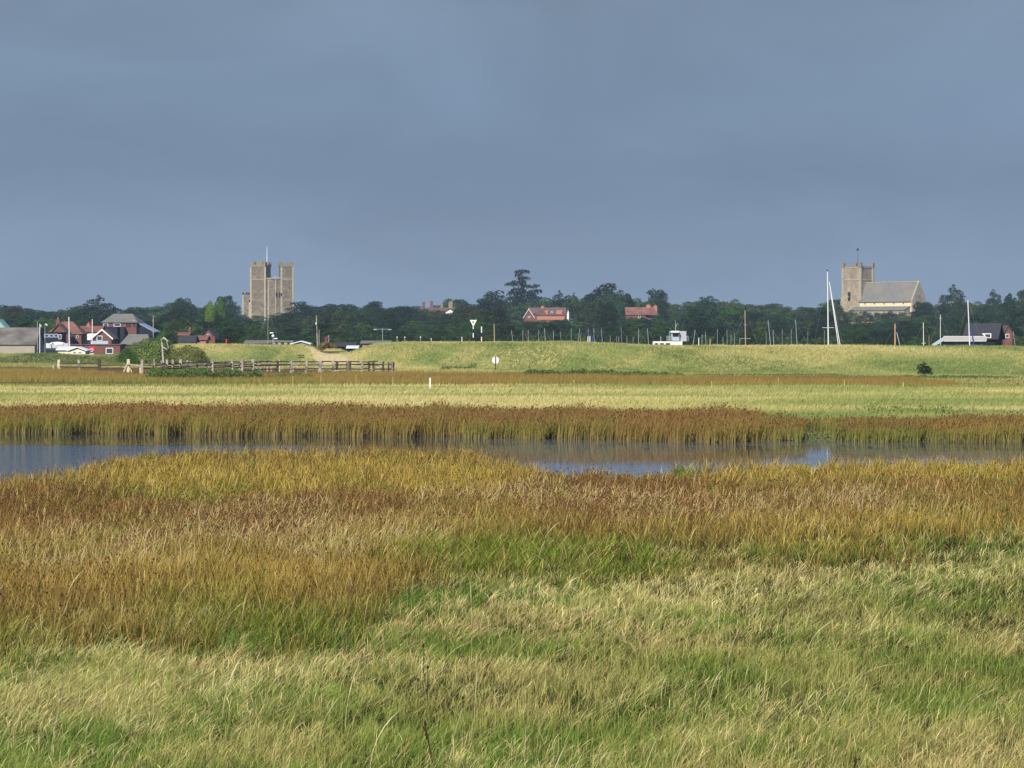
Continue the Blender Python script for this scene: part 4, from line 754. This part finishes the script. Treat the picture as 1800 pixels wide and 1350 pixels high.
for (o, px, row, lab, grp) in TREES:
    if lab: continue
    k = min(LM, key=lambda q: abs(q[0]-px)); dx = px-k[0]; rel = 'in line with' if abs(dx) < 7 else ('just left of' if dx < 0 else 'just right of')
    c = next(ch for ch in o.children if ch.name.startswith('crown')).color; tone = 'dark' if c[1] < .75 else ('olive' if c[0] > c[2]*1.25 else ('bluish green' if c[2] > c[0]*1.15 else 'mid green'))
    lab = f'{tone} {ROW[row]} {rel} {k[1]}'; o['label'] = lab; o['group'] = ['trees on the skyline', 'second rank of trees', 'middle rank of trees', 'low trees behind the moorings'][row]
    seen.setdefault(lab, []).append((px, o))
for lab, l in seen.items():
    if len(l) > 1:
        l.sort(key=lambda q: q[0]); nm = {2: ['left-hand', 'right-hand'], 3: ['leftmost', 'middle', 'rightmost'], 4: ['leftmost', 'left-middle', 'right-middle', 'rightmost']}.get(len(l), ['leftmost', 'second-left', 'middle', 'second-right', 'rightmost', 'last'])
        for n_, (p_, o) in zip(nm, l): o['label'] = n_+' '+lab
# bushes in the foreground of the quay
big = place(bushp, 258, 594, 446, 100, (2.9, 2.7, 2.0), 'big olive bush in front of the grey shed behind the pens', name='bush'); big['category'] = 'bush'
b2 = place(bushp, 289, 577, 450, 46, (1.1, 1.5, 1.2), 'taller green bush at the right of the olive bush', name='bush'); b2['category'] = 'bush'
b3 = place(bushp, 330, 606, 446, 76, (2.8, 2.2, 1.7), 'straw brown bush right of the tall green bush', name='bush'); b3['category'] = 'bush'
b4 = place(bushp, 222, 610, 440, 50, (1.3, 1.7, 1.1), 'small bright green bush left of the big olive bush', name='bush'); b4['category'] = 'bush'
dead = empty('dead_tree', (X(292, 438), 438, float(ground(X(292, 438), 438)))); tag(dead, 'bleached dead tree trunk with pale broken limbs in the big bush', 'tree')
t = MB(); zz = lambda y: zy(y, 438)-dead.location.z; ax = lambda p: (p-292)*438/F
t.tube((ax(289), -1, 0), (ax(286), -1.2, zz(597)), .16, .1); t.build('trunk', M['deadwood'], dead)
t = MB(); t.tube((ax(286), -1.2, zz(598)), (ax(291), -2.3, zz(594)), .2, .16).tube((ax(291), -2.3, zz(594)), (ax(299), -2.3, zz(600)), .17, .08).tube((ax(287), -1.2, zz(610)), (ax(297), -2.3, zz(614)), .1, .05).tube((ax(296), -2.4, zz(600)), (ax(300), -2.4, zz(612)), .07, .04); t.build('limb', M['deadwood'], dead)
wt = place(pine, 1625, 637, 302, 32, (.42, .42, .34), 'small dark windswept thorn bush on the face of the river wall at right', name='thorn_bush'); wt['category'] = 'bush'
for q in protos+[pine, cedar, thin, bushp]: drop(q)
# ---------------------------------------------------------------- boats and masts
def hull_mb(L=7., B=2.2, Hh=1.0):
    b = MB(); st = []
    for k in range(7):
        u = k/6; w_ = B/2*math.sin(PI*min(1, .25+.75*u)**1.0)**.6 if u < 1 else 0.02; w_ = max(.02, w_*(1-u**6)); x = -L/2+L*u; sh = .25*(2*u-1)**2
        st.append([(x, -w_, Hh+sh), (x, -w_*.75, .25), (x, 0, -.1), (x, w_*.75, .25), (x, w_, Hh+sh)])
    vs = [p for s in st for p in s]; fs = []
    for k in range(6):
        for j in range(4): a = k*5+j; fs.append((a, a+1, a+6, a+5))
        fs.append((k*5+4, k*5, k*5+5, k*5+9))
    fs.append((4, 3, 2, 1, 0)); return b.add(vs, fs)
def boat(label, px, ytop, d, pb=None, m='alu', r=.05, hull='white', spread=None, boom=True, cat='sailing boat', group='moored boats whose masts show over the river wall'):
    pb = px if pb is None else pb; x = X(pb, d); root = empty('sailing_boat', (x, d, .28), 0); tag(root, label, cat, group)
    hull_mb(5.5+r*25, 2.0).build('hull', M[hull], root)
    # lean continues down to the deck
    z0 = .9; zt = zy(ytop, d)-.28; xt = X(px, d)-x; t = MB(); yb_ = zy(605, d)-.28; k = (z0-yb_)/(zt-yb_+1e-6); t.tube((xt*k, 0, z0), (xt, 0, zt), r, r*.7); ms = t.build('mast', M[m], root)
    for (ys, wpx) in (spread or ()):
        q = MB(); zs = zy(ys, d)-.28; xs = xt*(zs-yb_)/(zt-yb_); ww = wpx*d/F/2; q.tube((xs-ww, -.06, zs), (xs+ww, -.06, zs), .035, .035); q.build('spreader', M[m if m != 'tanwood' else 'alu'], ms)
    return root
TH = .045
BO = [  # px top, row of top, px base, colour, radius, label
 (899, 581, 902, 'alu', .055, 'pale leaning mast first right of the tan post'), (919, 580, None, 'alu', TH, 'thin grey mast left of the close pair below the cedar'),
 (928.5, 580, None, 'alu', .05, 'grey mast right of the cedar line before the round masthead'), (947, 580, None, 'alu', TH, 'thin grey mast under the middle of the red villa'),
 (957, 577, 959, 'alu', .06, 'brighter mast with a thick head under the villa chimney'), (973, 582, None, 'alu', .05, 'pale mast under the right part of the red villa'),
 (985, 583, 987, 'alu', TH, 'short leaning mast under the right end of the red villa'), (1004, 577, None, 'alu', TH, 'faint tall mast right of the white cottage end'),
 (1017, 586, None, 'alu', TH, 'shorter mast paired tightly with a taller leaning one'), (1018.5, 577, 1021, 'alu', .055, 'taller leaning mast of the tight pair left of the white posts'),
 (1033.5, 578, 1035, 'alu', .04, 'faint mast above the two short white posts'), (1043.5, 577, 1045, 'alu', .05, 'mast with a rolled blue sail right of the white posts'),
 (1057, 578, 1059, 'alu', .055, 'pale leaning mast with blue sail cover at its foot'), (1072.5, 590, None, 'alu', .05, 'short mast left of the tall faint mast'),
 (1084, 591, None, 'alu', .045, 'left short mast of the small pair under the wide dome'), (1087.5, 591, None, 'alu', .05, 'right short mast of the small pair under the wide dome'),
 (1091.5, 575, 1093, 'alu', .035, 'very faint tall mast right of the short pair'), (1102, 590, None, 'alu', .045, 'short mast below the left end of the long red roof'),
 (1113, 592, None, 'alu', .045, 'shortest mast below the long red roof'), (1122.5, 578, None, 'alu', .06, 'clear straight mast below the long red roof'),
 (1138, 577, 1140, 'alu', .055, 'slightly leaning mast just left of the white cabin'), (1222, 580, 1218.5, 'alu', .07, 'right leaning mast first right of the wheelhouse'),
 (1234, 588, None, 'alu', .05, 'short mast between the leaning mast and the orange spar'), (1240, 583, 1241, 'alu', .055, 'mast directly left of the orange spar'),
 (1261, 578, None, 'alu', .045, 'thin mast first right of the orange spar'), (1271, 592, None, 'alu', .045, 'short mast second right of the orange spar'),
 (1278, 580, None, 'alu', .045, 'thin tall mast third right of the orange spar'), (1285, 588, None, 'alu', .035, 'faint mast fourth right of the orange spar'), (1291, 585, None, 'alu', .035, 'faint mast left of the tan crosstree mast'),
 (1300.5, 594, None, 'alu', .05, 'short mast under the left arm of the tan crosstree mast'), (1346.5, 584, 1347, 'alu', .04, 'short mast left of the tall leaning grey mast'),
 (1350, 562, 1354.5, 'alu', .07, 'tall leaning grey mast between the tan and tallest masts'), (1359, 580, 1360, 'alu', .06, 'mast right beside the tall leaning grey mast'),
 (1375, 578, None, 'alu', .035, 'faint brown mast between the two leaning grey masts'), (1391, 579, None, 'alu', .04, 'thin mast left of the second leaning grey mast'),
 (1398.5, 562, 1401, 'alu', .065, 'second tall leaning grey mast, left of the tallest mast'), (1420, 582, None, 'alu', .035, 'thin mast between second leaning mast and tallest mast'),
 (1449, 580, None, 'alu', .035, 'thin stay like mast just left of the tallest mast'), (1633, 590, None, 'tanwood', .05, 'short brown mast left of the white deck stair'),
 (1623, 567, 1623.5, 'white', .09, 'white mast with small yard left of the white deck stair'), (1653, 553, None, 'white', .08, 'white mast rising from the left end of the white deck'),
 (1781, 583, 1784, 'alu', .06, 'leaning pole mast at the right of the black boathouse'), (471, 541, None, 'alu', .045, 'thin pale mast seen against the castle foot'),
]
for i, (a, y, pbx, m, r, lab) in enumerate(BO):
    sp = [(603.5, 7)] if a == 1623 else ([(560, 3)] if a == 1653 else None)
    boat('boat with '+lab, a, y, 430+((i*37) % 90) if a > 600 else 500, pbx, m, r*.75, spread=sp, hull=['white', 'navy', 'cream', 'white'][i % 4])
boat('boat with tan wooden mast and two crosstrees standing clear of its neighbours', 1309.5, 545, 420, 1310.5, 'tanwood', .075, hull='tanwood', spread=[(595, 18), (571, 5)])
r = boat('boat with the tallest white mast of all, left of the church', 1454.5, 477, 440, 1456, 'white', .11, spread=[(576, 20)])
t = MB(); D = 440.; x0 = X(1456, D)
for a in (1476.5, 1480): t.tube((X(1457.5, D)-x0, -.1, zy(495, D)-.28), (X(a, D)-x0, -.3, .9), .06, .07, 6)
t.build('raised_boom', M['white'], r)
t = MB(); t.blob((X(1454.3, D)-x0, 0, zy(475.5, D)-.28), (.12, .12, .18)); t.build('masthead_light', M['darkslate'], r)
r = boat('boat with thick orange mast and a pale gaff leaning against it right of the church', 1573.3, 569, 445, 1573.3, 'orangewood', .13, hull='tanwood')
D = 445.; x0 = X(1573.3, D); t = MB(); t.tube((X(1576, D)-x0, -.2, zy(584, D)-.28), (X(1586, D)-x0, -.3, .9), .06, .06); t.build('gaff', M['alu'], r)
t = MB(); t.tube((X(1569, D)-x0, -.2, zy(596, D)-.28), (X(1562, D)-x0, -.2, .9), .025, .025); t.build('stay', M['darkslate'], r)
boat('boat with short orange post like mast right of the wheelhouse', 1248.3, 595, 440, None, 'orangewood', .09, hull='orangewood')
r = boat('boat with tall white slightly leaning mast in front of the white deck', 1701.3, 528, 430, 1704.5, 'white', .10)
t = MB(); D = 430.; x0 = X(1704.5, D); t.tube((X(1707.5, D)-x0, -.2, zy(574, D)-.28), (X(1714, D)-x0, -.3, .9), .09, .1); t.build('furled_sail', M['blue'], r)
r = boat('boat with bright white thick mast in front of the red roofed house', 121, 557, 500, 122, 'white', .12)
r = boat('boat with two white stub masts showing under the wide domed tree', 1033.5, 591, 440, None, 'white', .09); t = MB(); t.tube((X(1037, 440)-X(1033.5, 440), 0, .9), (X(1037, 440)-X(1033.5, 440), 0, zy(591, 440)-.28), .08); t.build('mast', M['white'], r)
t = MB(); t.tube((X(1041.5, 440)-X(1033.5, 440), 0, zy(590, 440)-.28), (X(1042, 440)-X(1033.5, 440), 0, .9), .12, .12); t.build('furled_sail', M['blue'], r)
r = boat('boat with white banded mast right of the leaning mast', 1228.3, 594, 440, None, 'white', .09)
r = boat('boat with short white mast just left of the triangle beacon', 812, 592, 440, None, 'white', .09)
for o_ in [q for q in list(col.objects) if q.name.startswith('sailing_boat')]:
    ms_ = next(c for c in o_.children if c.name.startswith('mast')); zs_ = [v.co for v in ms_.data.vertices]; tp = max(zs_, key=lambda v: v.z)
    if tp.z < 5.0: continue
    for sg_ in (-1, 1): q = MB(); q.tube((sg_*2.6, 0, .9), (tp.x, 0, tp.z-.2), (.006), (.005), 4); q.build('stay', M['alu'], o_)
# small boats ashore on the left
def small_boat(label, px, y, d, L, top): 
    r = empty('motor_boat', (X(px, d), d, zy(y, d)-.9)); tag(r, label, 'boat'); hull_mb(L, 2.2, .9).build('hull', M['white'], r); b = MB(); b.blob((0, 0, .95), (L*.42, .9, top)); b.build('cover', M['white'], r); return r
small_boat('white covered boat ashore left of the thick white mast', 101, 605.5, 515, 3.9, .45)
# workboat with wheelhouse
D = 450.; x0 = X(1170, D); r = empty('work_boat', (x0, D, .28)); tag(r, 'grey white work boat with raised wheelhouse, railing and aerials over the river wall', 'boat')
zz = lambda y: zy(y, D)-.28; xx = lambda p: X(p, D)-x0
hull_mb(12, 4.4, .8).build('hull', M['navy'], r)
b = MB(); b.box(xx(1147.5), xx(1198.5), -1.5, 1.5, .7, zz(600)); cb = b.build('cabin', M['white'], r)
for a, e in ((1150, 1156), (1159, 1166), (1169.5, 1177)): b = MB(); b.box(xx(a), xx(e), -1.54, -1.46, zz(609), zz(603)); b.build('window', M['glass'], cb)
b = MB(); b.add([(xx(1181), -1.3, zz(599)), (xx(1193.5), -1.3, zz(599)), (xx(1193.5), 1.2, zz(599)), (xx(1181), 1.2, zz(599)), (xx(1178.5), -1.35, zz(581.8)), (xx(1192.5), -1.35, zz(581.8)), (xx(1192.5), 1.3, zz(581.8)), (xx(1178.5), 1.3, zz(581.8))], [(0, 1, 5, 4), (1, 2, 6, 5), (2, 3, 7, 6), (3, 0, 4, 7), (4, 5, 6, 7)]); wh = b.build('wheelhouse', M['paleblue'], r)  # pale blue is painted shading on the white wheelhouse, against the cabin
b = MB(); b.box(xx(1181.5), xx(1191.8), -1.46, -1.3, zz(591), zz(585.3)); b.build('window', M['slitdark'], wh)
b = MB(); b.box(xx(1193.6), xx(1206), -.6, 1.6, zz(600), zz(582)); b.build('stair_house', M['alu'], r)
b = MB(); b.box(xx(1178.3), xx(1193), -1.6, 1.4, zz(584.8), zz(581.6)); b.build('roof_rim', M['white'], wh)
b = MB()
for a in (1171.5, 1175, 1178.5): b.tube((xx(a), -1.4, zz(600)), (xx(a), -1.4, zz(591)), .04)
for y in (591, 594, 597): b.tube((xx(1171.5), -1.4, zz(y)), (xx(1179.5), -1.4, zz(y)), .035)
for a in (1206.5, 1209): b.tube((xx(a), -1., zz(600)), (xx(a), -1., zz(591)), .04)
b.tube((xx(1206), -1., zz(591)), (xx(1209), -1., zz(591)), .04); b.build('railing', M['alu'], r)
b = MB(); b.tube((xx(1187.5), 0, zz(582)), (xx(1187.3), 0, zz(563)), .05, .03).tube((xx(1188), 0, zz(574)), (xx(1191.5), 0, zz(568)), .035, .03).tube((xx(1176.5), 0, zz(600)), (xx(1176.5), 0, zz(582)), .04, .03).tube((xx(1161.5), 0, zz(600)), (xx(1161.5), 0, zz(591)), .05, .04); b.build('aerial', M['alu'], r)
# radar domes on the left
D = 515.; r = empty('radar_mast', (X(480, D), D, .28)); tag(r, 'white radar dome and scanners stacked on a mast below the castle', 'radar mast'); zz = lambda y: zy(y, D)-.28
b = MB(); b.tube((0, 0, 0), (0, 0, zz(586)), .07, .05); b.build('pole', M['alu'], r)
b = MB(); b.blob((0, -.1, zz(590.7)), (.27, .27, .27), 10, 8); b.build('dome', M['white'], r)
for y, a in ((585.3, -.25), (595.3, .5)): b = MB(); b.blob((a, -.1, zz(y)), (.38, .12, .13), 10, 6); b.build('scanner', M['white'], r)
# poles, beacons and signs
def pole(name, label, cat, px, yt, d, yb=None, m='timber', r=.08, pb=None, z0=None):
    x = X(px if pb is None else pb, d); z0 = float(ground(x, d)) if z0 is None else z0; rt = empty(name, (x, d, z0)); tag(rt, label, cat); b = MB(); b.tube((0, 0, -.1), (X(px, d)-x, 0, zy(yt, d)-z0), r, r*.8, 8); b.build('pole', M[m], rt); return rt
r = pole('utility_pole', 'wooden utility pole with a cross arm right of the hipped grey roof', 'pole', 269.5, 552, 640, r=.14); b = MB(); b.tube((-1.0, 0, zy(556, 640)-r.location.z+.35), (.5, 0, zy(556, 640)-r.location.z-.1), .07); b.build('cross_arm', M['timber'], r)
r = pole('mooring_post', 'tall timber post with a white lamp right of the castle', 'post', 556.3, 554, 470, m='timber', r=.12, pb=559); b = MB(); b.blob((-.28, -.2, zy(569, 470)-r.location.z), (.13, .13, .24)); b.build('lamp', M['white'], r)
pole('mooring_post', 'short thin dark post left of the tall timber post', 'post', 549, 580, 470, r=.05, m='darktimber')
pole('mooring_post', 'short pale post right beside the tall timber post', 'post', 561, 580, 468, r=.08)
r = pole('lamp_post', 'lamp post with two outstretched lamps above the timber hut', 'lamp post', 672.5, 577, 500, m='alu', r=.05)
for sg in (-1, 1): b = MB(); b.tube((0, 0, zy(578.5, 500)-r.location.z), (sg*1.3, 0, zy(578.8, 500)-r.location.z), .035, .035); b.blob((sg*1.3, 0, zy(579.5, 500)-r.location.z), (.32, .12, .1)); b.build('lamp_arm', M['alu'], r)
for px, yt, lab in ((698, 592, 'short white marker post left of its twin on the wall crest'), (711.7, 592, 'short white marker post right of its twin on the wall crest'), (739.2, 592, 'white capped marker post alone on the wall crest'), (758, 595, 'tiny pale marker post right of the white capped one')):
    r = pole('marker_post', lab, 'post', px, yt, 440, m='alu', r=.05); b = MB(); b.blob((0, 0, zy(yt+1, 440)-r.location.z), (.09, .09, .14)); b.build('cap', M['white'], r)
pole('mooring_post', 'thick tan post right of the banded posts', 'post', 868.5, 569, 430, m='tanwood', r=.075, pb=870)
# flagpoles
def flagpole(label, px, yt, d, m, flagm, fy0, fy1, fw, r=.06):
    rt = pole('flagpole', label, 'flagpole', px, yt, d, m=m, r=r); z = rt.location.z; b = MB(); n = 6; vs = []
    for k in range(n+1):
        u = k/n; vs += [(fw*u, .12*math.sin(u*6), zy(fy0, d)-z-.15*u), (fw*u, .12*math.sin(u*6), zy(fy1, d)-z-.25*u)]
    vs += [(a, b_+.015, c) for a, b_, c in vs]; N2 = 2*(n+1); fs = []
    for k in range(n): fs += [(2*k, 2*k+1, 2*k+3, 2*k+2), (N2+2*k, N2+2*k+2, N2+2*k+3, N2+2*k+1)]
    b.add(vs, fs); f = b.build('flag', M[flagm], rt); return rt, f
r, f = flagpole('red flag on a white pole in front of the small gabled house', 162.3, 561, 520, 'white', 'red', 563.5, 571, -.3, .09)
flagpole('white pennant on the white flagpole beside the grey quay shed', 70, 569, 510, 'white', 'white', 569.5, 573, .3, .08)
flagpole('small grey flag on a thin pole before the blue clubhouse', 79, 570, 512, 'alu', 'white', 568.5, 570.5, .45, .04)
pole('flagpole', 'bare grey pole at the corner of the grey quay shed', 'flagpole', 66, 565, 512, m='timber', r=.08)
r, f = flagpole('red ensign hanging from a short pole on the mound', 578, 589, 470, 'alu', 'red', 591, 597, -.55, .06)
b = MB(); b.box(-.30, -.05, -.16, -.14, zy(594.5, 470)-r.location.z-.1, zy(591.5, 470)-r.location.z-.05); b.build('canton', M['blue'], f)
r = pole('red_marker', 'small bright red marker on the wall crest left of the castle', 'marker', 398, 597, 470, m='red', r=.16, z0=2.2); b = MB(); b.blob((0, 0, zy(598, 470)-2.2), (.16, .16, .2)); b.build('top_mark', M['red'], r)
# banded beacon posts
def banded(label, px, yt, d, bands, name='navigation_beacon'):
    x = X(px, d); z = float(ground(x, d)); rt = empty(name, (x, d, z)); tag(rt, label, 'beacon')
    for k in range(len(bands)-1):
        b = MB(); zb = zy(bands[k+1], d)-z; b.tube((0, 0, zb if k < len(bands)-2 else -.1), (0, 0, zy(bands[k], d)-z), .085 if k % 2 == 0 else .08, None, 8); b.build('white_band' if k % 2 == 0 else 'black_band', M['white' if k % 2 == 0 else 'blackpaint'], rt)
    return rt
r = banded('black and white banded beacon topped by a hollow white triangle pointing down', 832, 573, 400, [572, 578.5, 585.5, 593.5, 600, 605])
zz = lambda y: zy(y, 400)-r.location.z; b = MB(); W2 = 6.3*400/F
A = [(-W2, zz(562.3)), (W2, zz(562.3)), (0, zz(574.5))]; Bq = [(-W2*.36, zz(565.2)), (W2*.36, zz(565.2)), (0, zz(568.8))]
vs = [(x_, -.12, z_) for x_, z_ in A+Bq]+[(x_, -.06, z_) for x_, z_ in A+Bq]; fs = []
for i in range(3):
    j = (i+1) % 3; fs += [(i, j, 3+j, 3+i), (6+i, 9+i, 9+j, 6+j), (i, 6+i, 6+j, j), (3+i, 3+j, 9+j, 9+i)]
b.add(vs, fs); b.build('triangle_top_mark', M['white'], r)
banded('plain black and white banded post right of the triangle beacon', 846.5, 574, 405, [574, 585, 592, 600, 605])
# round sign
D = 345.; x = X(871, D); z = float(ground(x, D)); r = empty('round_sign', (x, D, z)); tag(r, 'round white sign on a black post at the foot of the river wall', 'sign')
b = MB(); b.box(-.05, .05, -.04, .04, -.1, zy(626.5, D)-z); b.build('post', M['blackpaint'], r)
b = MB(); n = 28; zc = zy(633, D)-z; vs = [(.43*math.cos(2*PI*k/n), yy, zc+.43*math.sin(2*PI*k/n)) for yy in (.05, .08) for k in range(n)]
b.add(vs, [tuple(range(n)), tuple(range(2*n-1, n-1, -1))]+[(k, n+k, n+(k+1) % n, (k+1) % n) for k in range(n)]); b.build('disc', M['white'], r)
# white post on the meadow
D = 226.; x = X(756, D); z = float(ground(x, D)); r = empty('marker_post', (x, D, z)); tag(r, 'white post standing alone on the pale meadow', 'post')
b = MB(); b.box(-.055, .055, -.055, .055, -.1, zy(664.5, D)-z); b.add([(-.055, -.055, zy(664.5, D)-z), (.055, -.055, zy(664.5, D)-z), (.055, .055, zy(664.5, D)-z), (-.055, .055, zy(664.5, D)-z), (0, 0, zy(663.8, D)-z)], [(0, 1, 4), (1, 2, 4), (2, 3, 4), (3, 0, 4)]); b.build('post', M['white'], r)
# electric fence stakes
for px, y0, y1, lab in ((515, 661, 675, 'first, faint, below the pens'), (564, 660, 678, 'second from left, below the pens'), (626, 659, 680, 'third from left, below the end of the pens'), (690.5, 665, 682, 'fourth from left, right of the pens'), (1009, 668, 685, 'below the villa end, right of the round sign'), (1251, 670, 687, 'below the leaning masts'), (1368, 664, 680, 'faint, between the tan and tallest masts'), (1484, 668, 682, 'below the church tower'), (1588, 672, 686, 'left of the small thorn bush')):
    D = 5000*H/(y1-HZ)+2; D = min(D, 246); x = X(px, D); z = float(ground(x, D)); r = empty('fence_stake', (x, D, z)); tag(r, 'thin electric fence stake with yellow clips, '+lab, 'stake', 'yellow clipped electric fence stakes')
    b = MB(); lx_ = -.04 if px == 690.5 else 0; b.tube((lx_, 0, 0), (0, 0, zy(y0, D)-z), .008); b.build('stake', M['paletimber'], r)
    for k in range(5): q = MB(); q.blob((lx_*(1-k/4), -.02, .2+(zy(y0, D)-z-.25)*k/4), (.028, .028, .04), 6, 4); q.build('clip', M['yellow'], r)
# ---------------------------------------------------------------- timber fences
FD = [(90, 350), (220, 350), (246, 310), (255, 308), (330, 322), (480, 332), (700, 338)]
def fpos(px, back=0): d = float(interp(px, FD))+back; x = X(px, d); return x, d, float(ground(x, d))
def fence(name, label, posts, rails, back=0, m='timber', w_=.11):
    x0, d0, z0 = fpos(posts[0][0], back); root = empty(name, (x0, d0, 0)); tag(root, label, 'fence')
    rnd = random.Random(int(posts[0][0]))
    for pr in posts:
        px, yt = pr[0], pr[1]; mm = pr[2] if len(pr) > 2 else m; ww = pr[3] if len(pr) > 3 else w_
        x, d, z = fpos(px, back); b = MB(); zt = zy(yt, d); tx = rnd.uniform(-.05, .05); x -= x0; y = d-d0; ww *= 1.2; zt += .04
        b.add([(x-ww, y-ww, z-.1), (x+ww, y-ww, z-.1), (x+ww, y+ww, z-.1), (x-ww, y+ww, z-.1), (x-ww+tx, y-ww, zt), (x+ww+tx, y-ww, zt+.02), (x+ww+tx, y+ww, zt+.02), (x-ww+tx, y+ww, zt)], [(0, 1, 5, 4), (1, 2, 6, 5), (2, 3, 7, 6), (3, 0, 4, 7), (4, 5, 6, 7)]); b.build('post', M[mm], root)
    for (pa, pb, fr_, *mm) in rails:
        b = MB(); a = fpos(pa, back); e = fpos(pb, back); sag = rnd.uniform(-.04, .04)
        b.tube((a[0]-x0, a[1]-d0-.12, a[2]+fr_+rnd.uniform(-.03, .03)), (e[0]-x0, e[1]-d0-.12, e[2]+fr_+sag), .075, .07, 6); b.build('rail', M[mm[0] if mm else 'darktimber'], root)
    return root
fence('post_and_rail_fence', 'open two rail timber fence with sparse posts left of the gate', [(94, 642, 'timber', .1), (104, 633, 'paletimber', .14), (139, 633, 'timber', .13), (174.5, 632, 'darktimber', .15), (219, 640, 'timber', .08)], [(104, 139, 1.0), (104, 139, .55), (139, 174, 1.0), (139, 174, .55), (174, 219, .75), (174, 219, .3)])
r = fence('gate', 'pale timber gate frame with slanting braces between the two fences', [(225.5, 632, 'paletimber', .15), (247, 647, 'paletimber', .07)], [(225.5, 247, .95, 'paletimber')])
x0, d0, z0 = fpos(225.5); b = MB(); b.tube((0, -.2, z0+1.1), (-.75, -.5, z0-.45), .07).tube((.1, -.2, z0+.9), (.65, -.5, z0-.4), .06); b.build('brace', M['paletimber'], r)
fp = [(250, 632), (270.5, 632), (293.5, 633), (304.5, 633), (318, 632, 'timber', .14), (347, 634, 'darktimber', .08), (363.5, 638, 'darktimber', .08), (373, 632, 'timber', .14), (408, 632, 'timber', .13), (424.5, 632, 'timber', .17), (444.5, 632, 'timber', .14), (488, 634, 'darktimber', .12), (512, 634, 'timber', .13), (538, 634, 'timber', .14), (562, 635, 'timber', .18), (586, 635, 'timber', .13), (611, 635, 'timber', .17), (635.5, 635, 'timber', .15), (649, 637, 'darktimber', .1), (656.5, 635, 'darktimber', .1), (674, 636, 'darktimber', .09), (683, 637, 'darktimber', .08), (688, 636, 'timber', .12), (692, 637, 'darktimber', .08)]
rl = []
for k in range(len(fp)-1):
    a, e = fp[k][0], fp[k+1][0]
    for h_ in ((1.15, .75, .35) if a < 440 else (.95, .45)):
        rl.append((a, e, h_+random.uniform(-.05, .05), random.choice(['darktimber', 'darktimber', 'timber'])))
rl.append((587, 596, .2, 'paletimber'))
fence('stock_pen_fence', 'long front fence of the old timber stock pens', fp, rl)
bp = [(283, 634), (330, 634), (335, 636), (397, 633), (421, 634), (451, 635), (458, 636), (470, 634), (477, 636), (491, 633, 'paletimber', .09), (515, 634, 'timber', .09), (567, 637), (592, 636, 'darktimber', .13), (615, 636, 'darktimber', .13), (649, 638), (665, 638)]
rl = []
for k in range(len(bp)-1):
    a, e = bp[k][0], bp[k+1][0]
    for h_ in (1.2, .8): rl.append((a, e, h_+random.uniform(-.05, .05)))
fence('stock_pen_fence', 'rear fence line of the old timber stock pens', bp, rl, back=14, w_=.09)
fence('water_trough_rail', 'short low rail fence at the bottom of the sandy ramp', [(519, 643.0, 'paletimber', .3), (524, 644, 'darktimber', .1), (535, 644, 'darktimber', .1)], [(524, 535, 1.6), (524, 535, 1.3)], back=70)
# timber retaining kerb above the ramp
D = 438.; r = empty('retaining_wall', (X(585, D), D, 0)); tag(r, 'low dark timber retaining wall along the top of the sandy ramp', 'wall')
b = MB(); b.box(X(558, D)-X(585, D), X(612, D)-X(585, D), 0, .3, 1.2, zy(617.5, D)); b.build('sleeper', M['darktimber'], r)
b = MB(); b.box(X(555, D)-X(585, D), X(558, D)-X(585, D), -.05, .35, 1., zy(614, D)); b.build('end_post', M['timber'], r)
# ---------------------------------------------------------------- dead stalks in the foreground
def stalk(label, px, yt, yb, d, lean=0, th=.006, hd=(.012, .03), nm=1):
    x = X(px, d); z = float(ground(x, d)); r = empty('dead_thistle', (x, d, z)); tag(r, label, 'plant'); b = MB(); zt = zy(yt, d)-z
    P0 = Vector((lean*.6, 0, 0)); P1 = Vector((lean*.3, 0, zt*.5)); P2 = Vector((0, -.02, zt)); b.tube(P0, P1, th, th*.9).tube(P1, P2, th*.9, th*.6); b.build('stem', M['deadbrown'], r)
    q = MB(); q.blob(P2, (hd[0], hd[0], hd[1]), 7, 5)
    for k in range(nm):
        f = P1.lerp(P2, .3+.6*k/max(1, nm)); q.blob(f+Vector((random.uniform(-.02, .02), -.01, 0)), (hd[0]*.7, hd[0]*.7, hd[1]*.6), 6, 4)
    q.build('seed_head', M['deadbrown'], r)
stalk('thick dark dead stalk leaning left at bottom centre', 747, 1270, 1300, 26.5, .12, .009, (.013, .028), 5)
stalk('thin dark thistle stalk above the leaning dead stalk', 744, 1134, 1165, 32, .02, .005, (.018, .02), 0)
stalk('small dark seed head below the thin thistle', 752, 1172, 1180, 30.5, .0, .004, (.016, .02), 0)
stalk('tiny dark seed head left of the small one', 735, 1194, 1200, 29.5, .0, .004, (.016, .018), 0)
stalk('dark dead stalk cut by the bottom edge right of centre', 1503, 1336, 1350, 25, -.03, .009, (.015, .03), 3)
stalk('slim dark seed head low at the right', 1386, 1256, 1270, 28, .0, .004, (.014, .02), 0)
# ---------------------------------------------------------------- haze
hz = MB(); hz.box(-900, 900, -60, 1700, -3.2, 48); m = bpy.data.materials.new('air'); m.use_nodes = True; t = m.node_tree; t.nodes.clear()
o = t.nodes.new('ShaderNodeOutputMaterial'); v = t.nodes.new('ShaderNodeVolumePrincipled'); v.inputs['Color'].default_value = (.62, .78, 1.0, 1); v.inputs['Density'].default_value = .00009; v.inputs['Anisotropy'].default_value = 0
t.links.new(v.outputs[0], o.inputs['Volume']); ho = hz.build('haze', m); tag(ho, 'thin bluish air haze over the marsh', None, None, 'stuff')
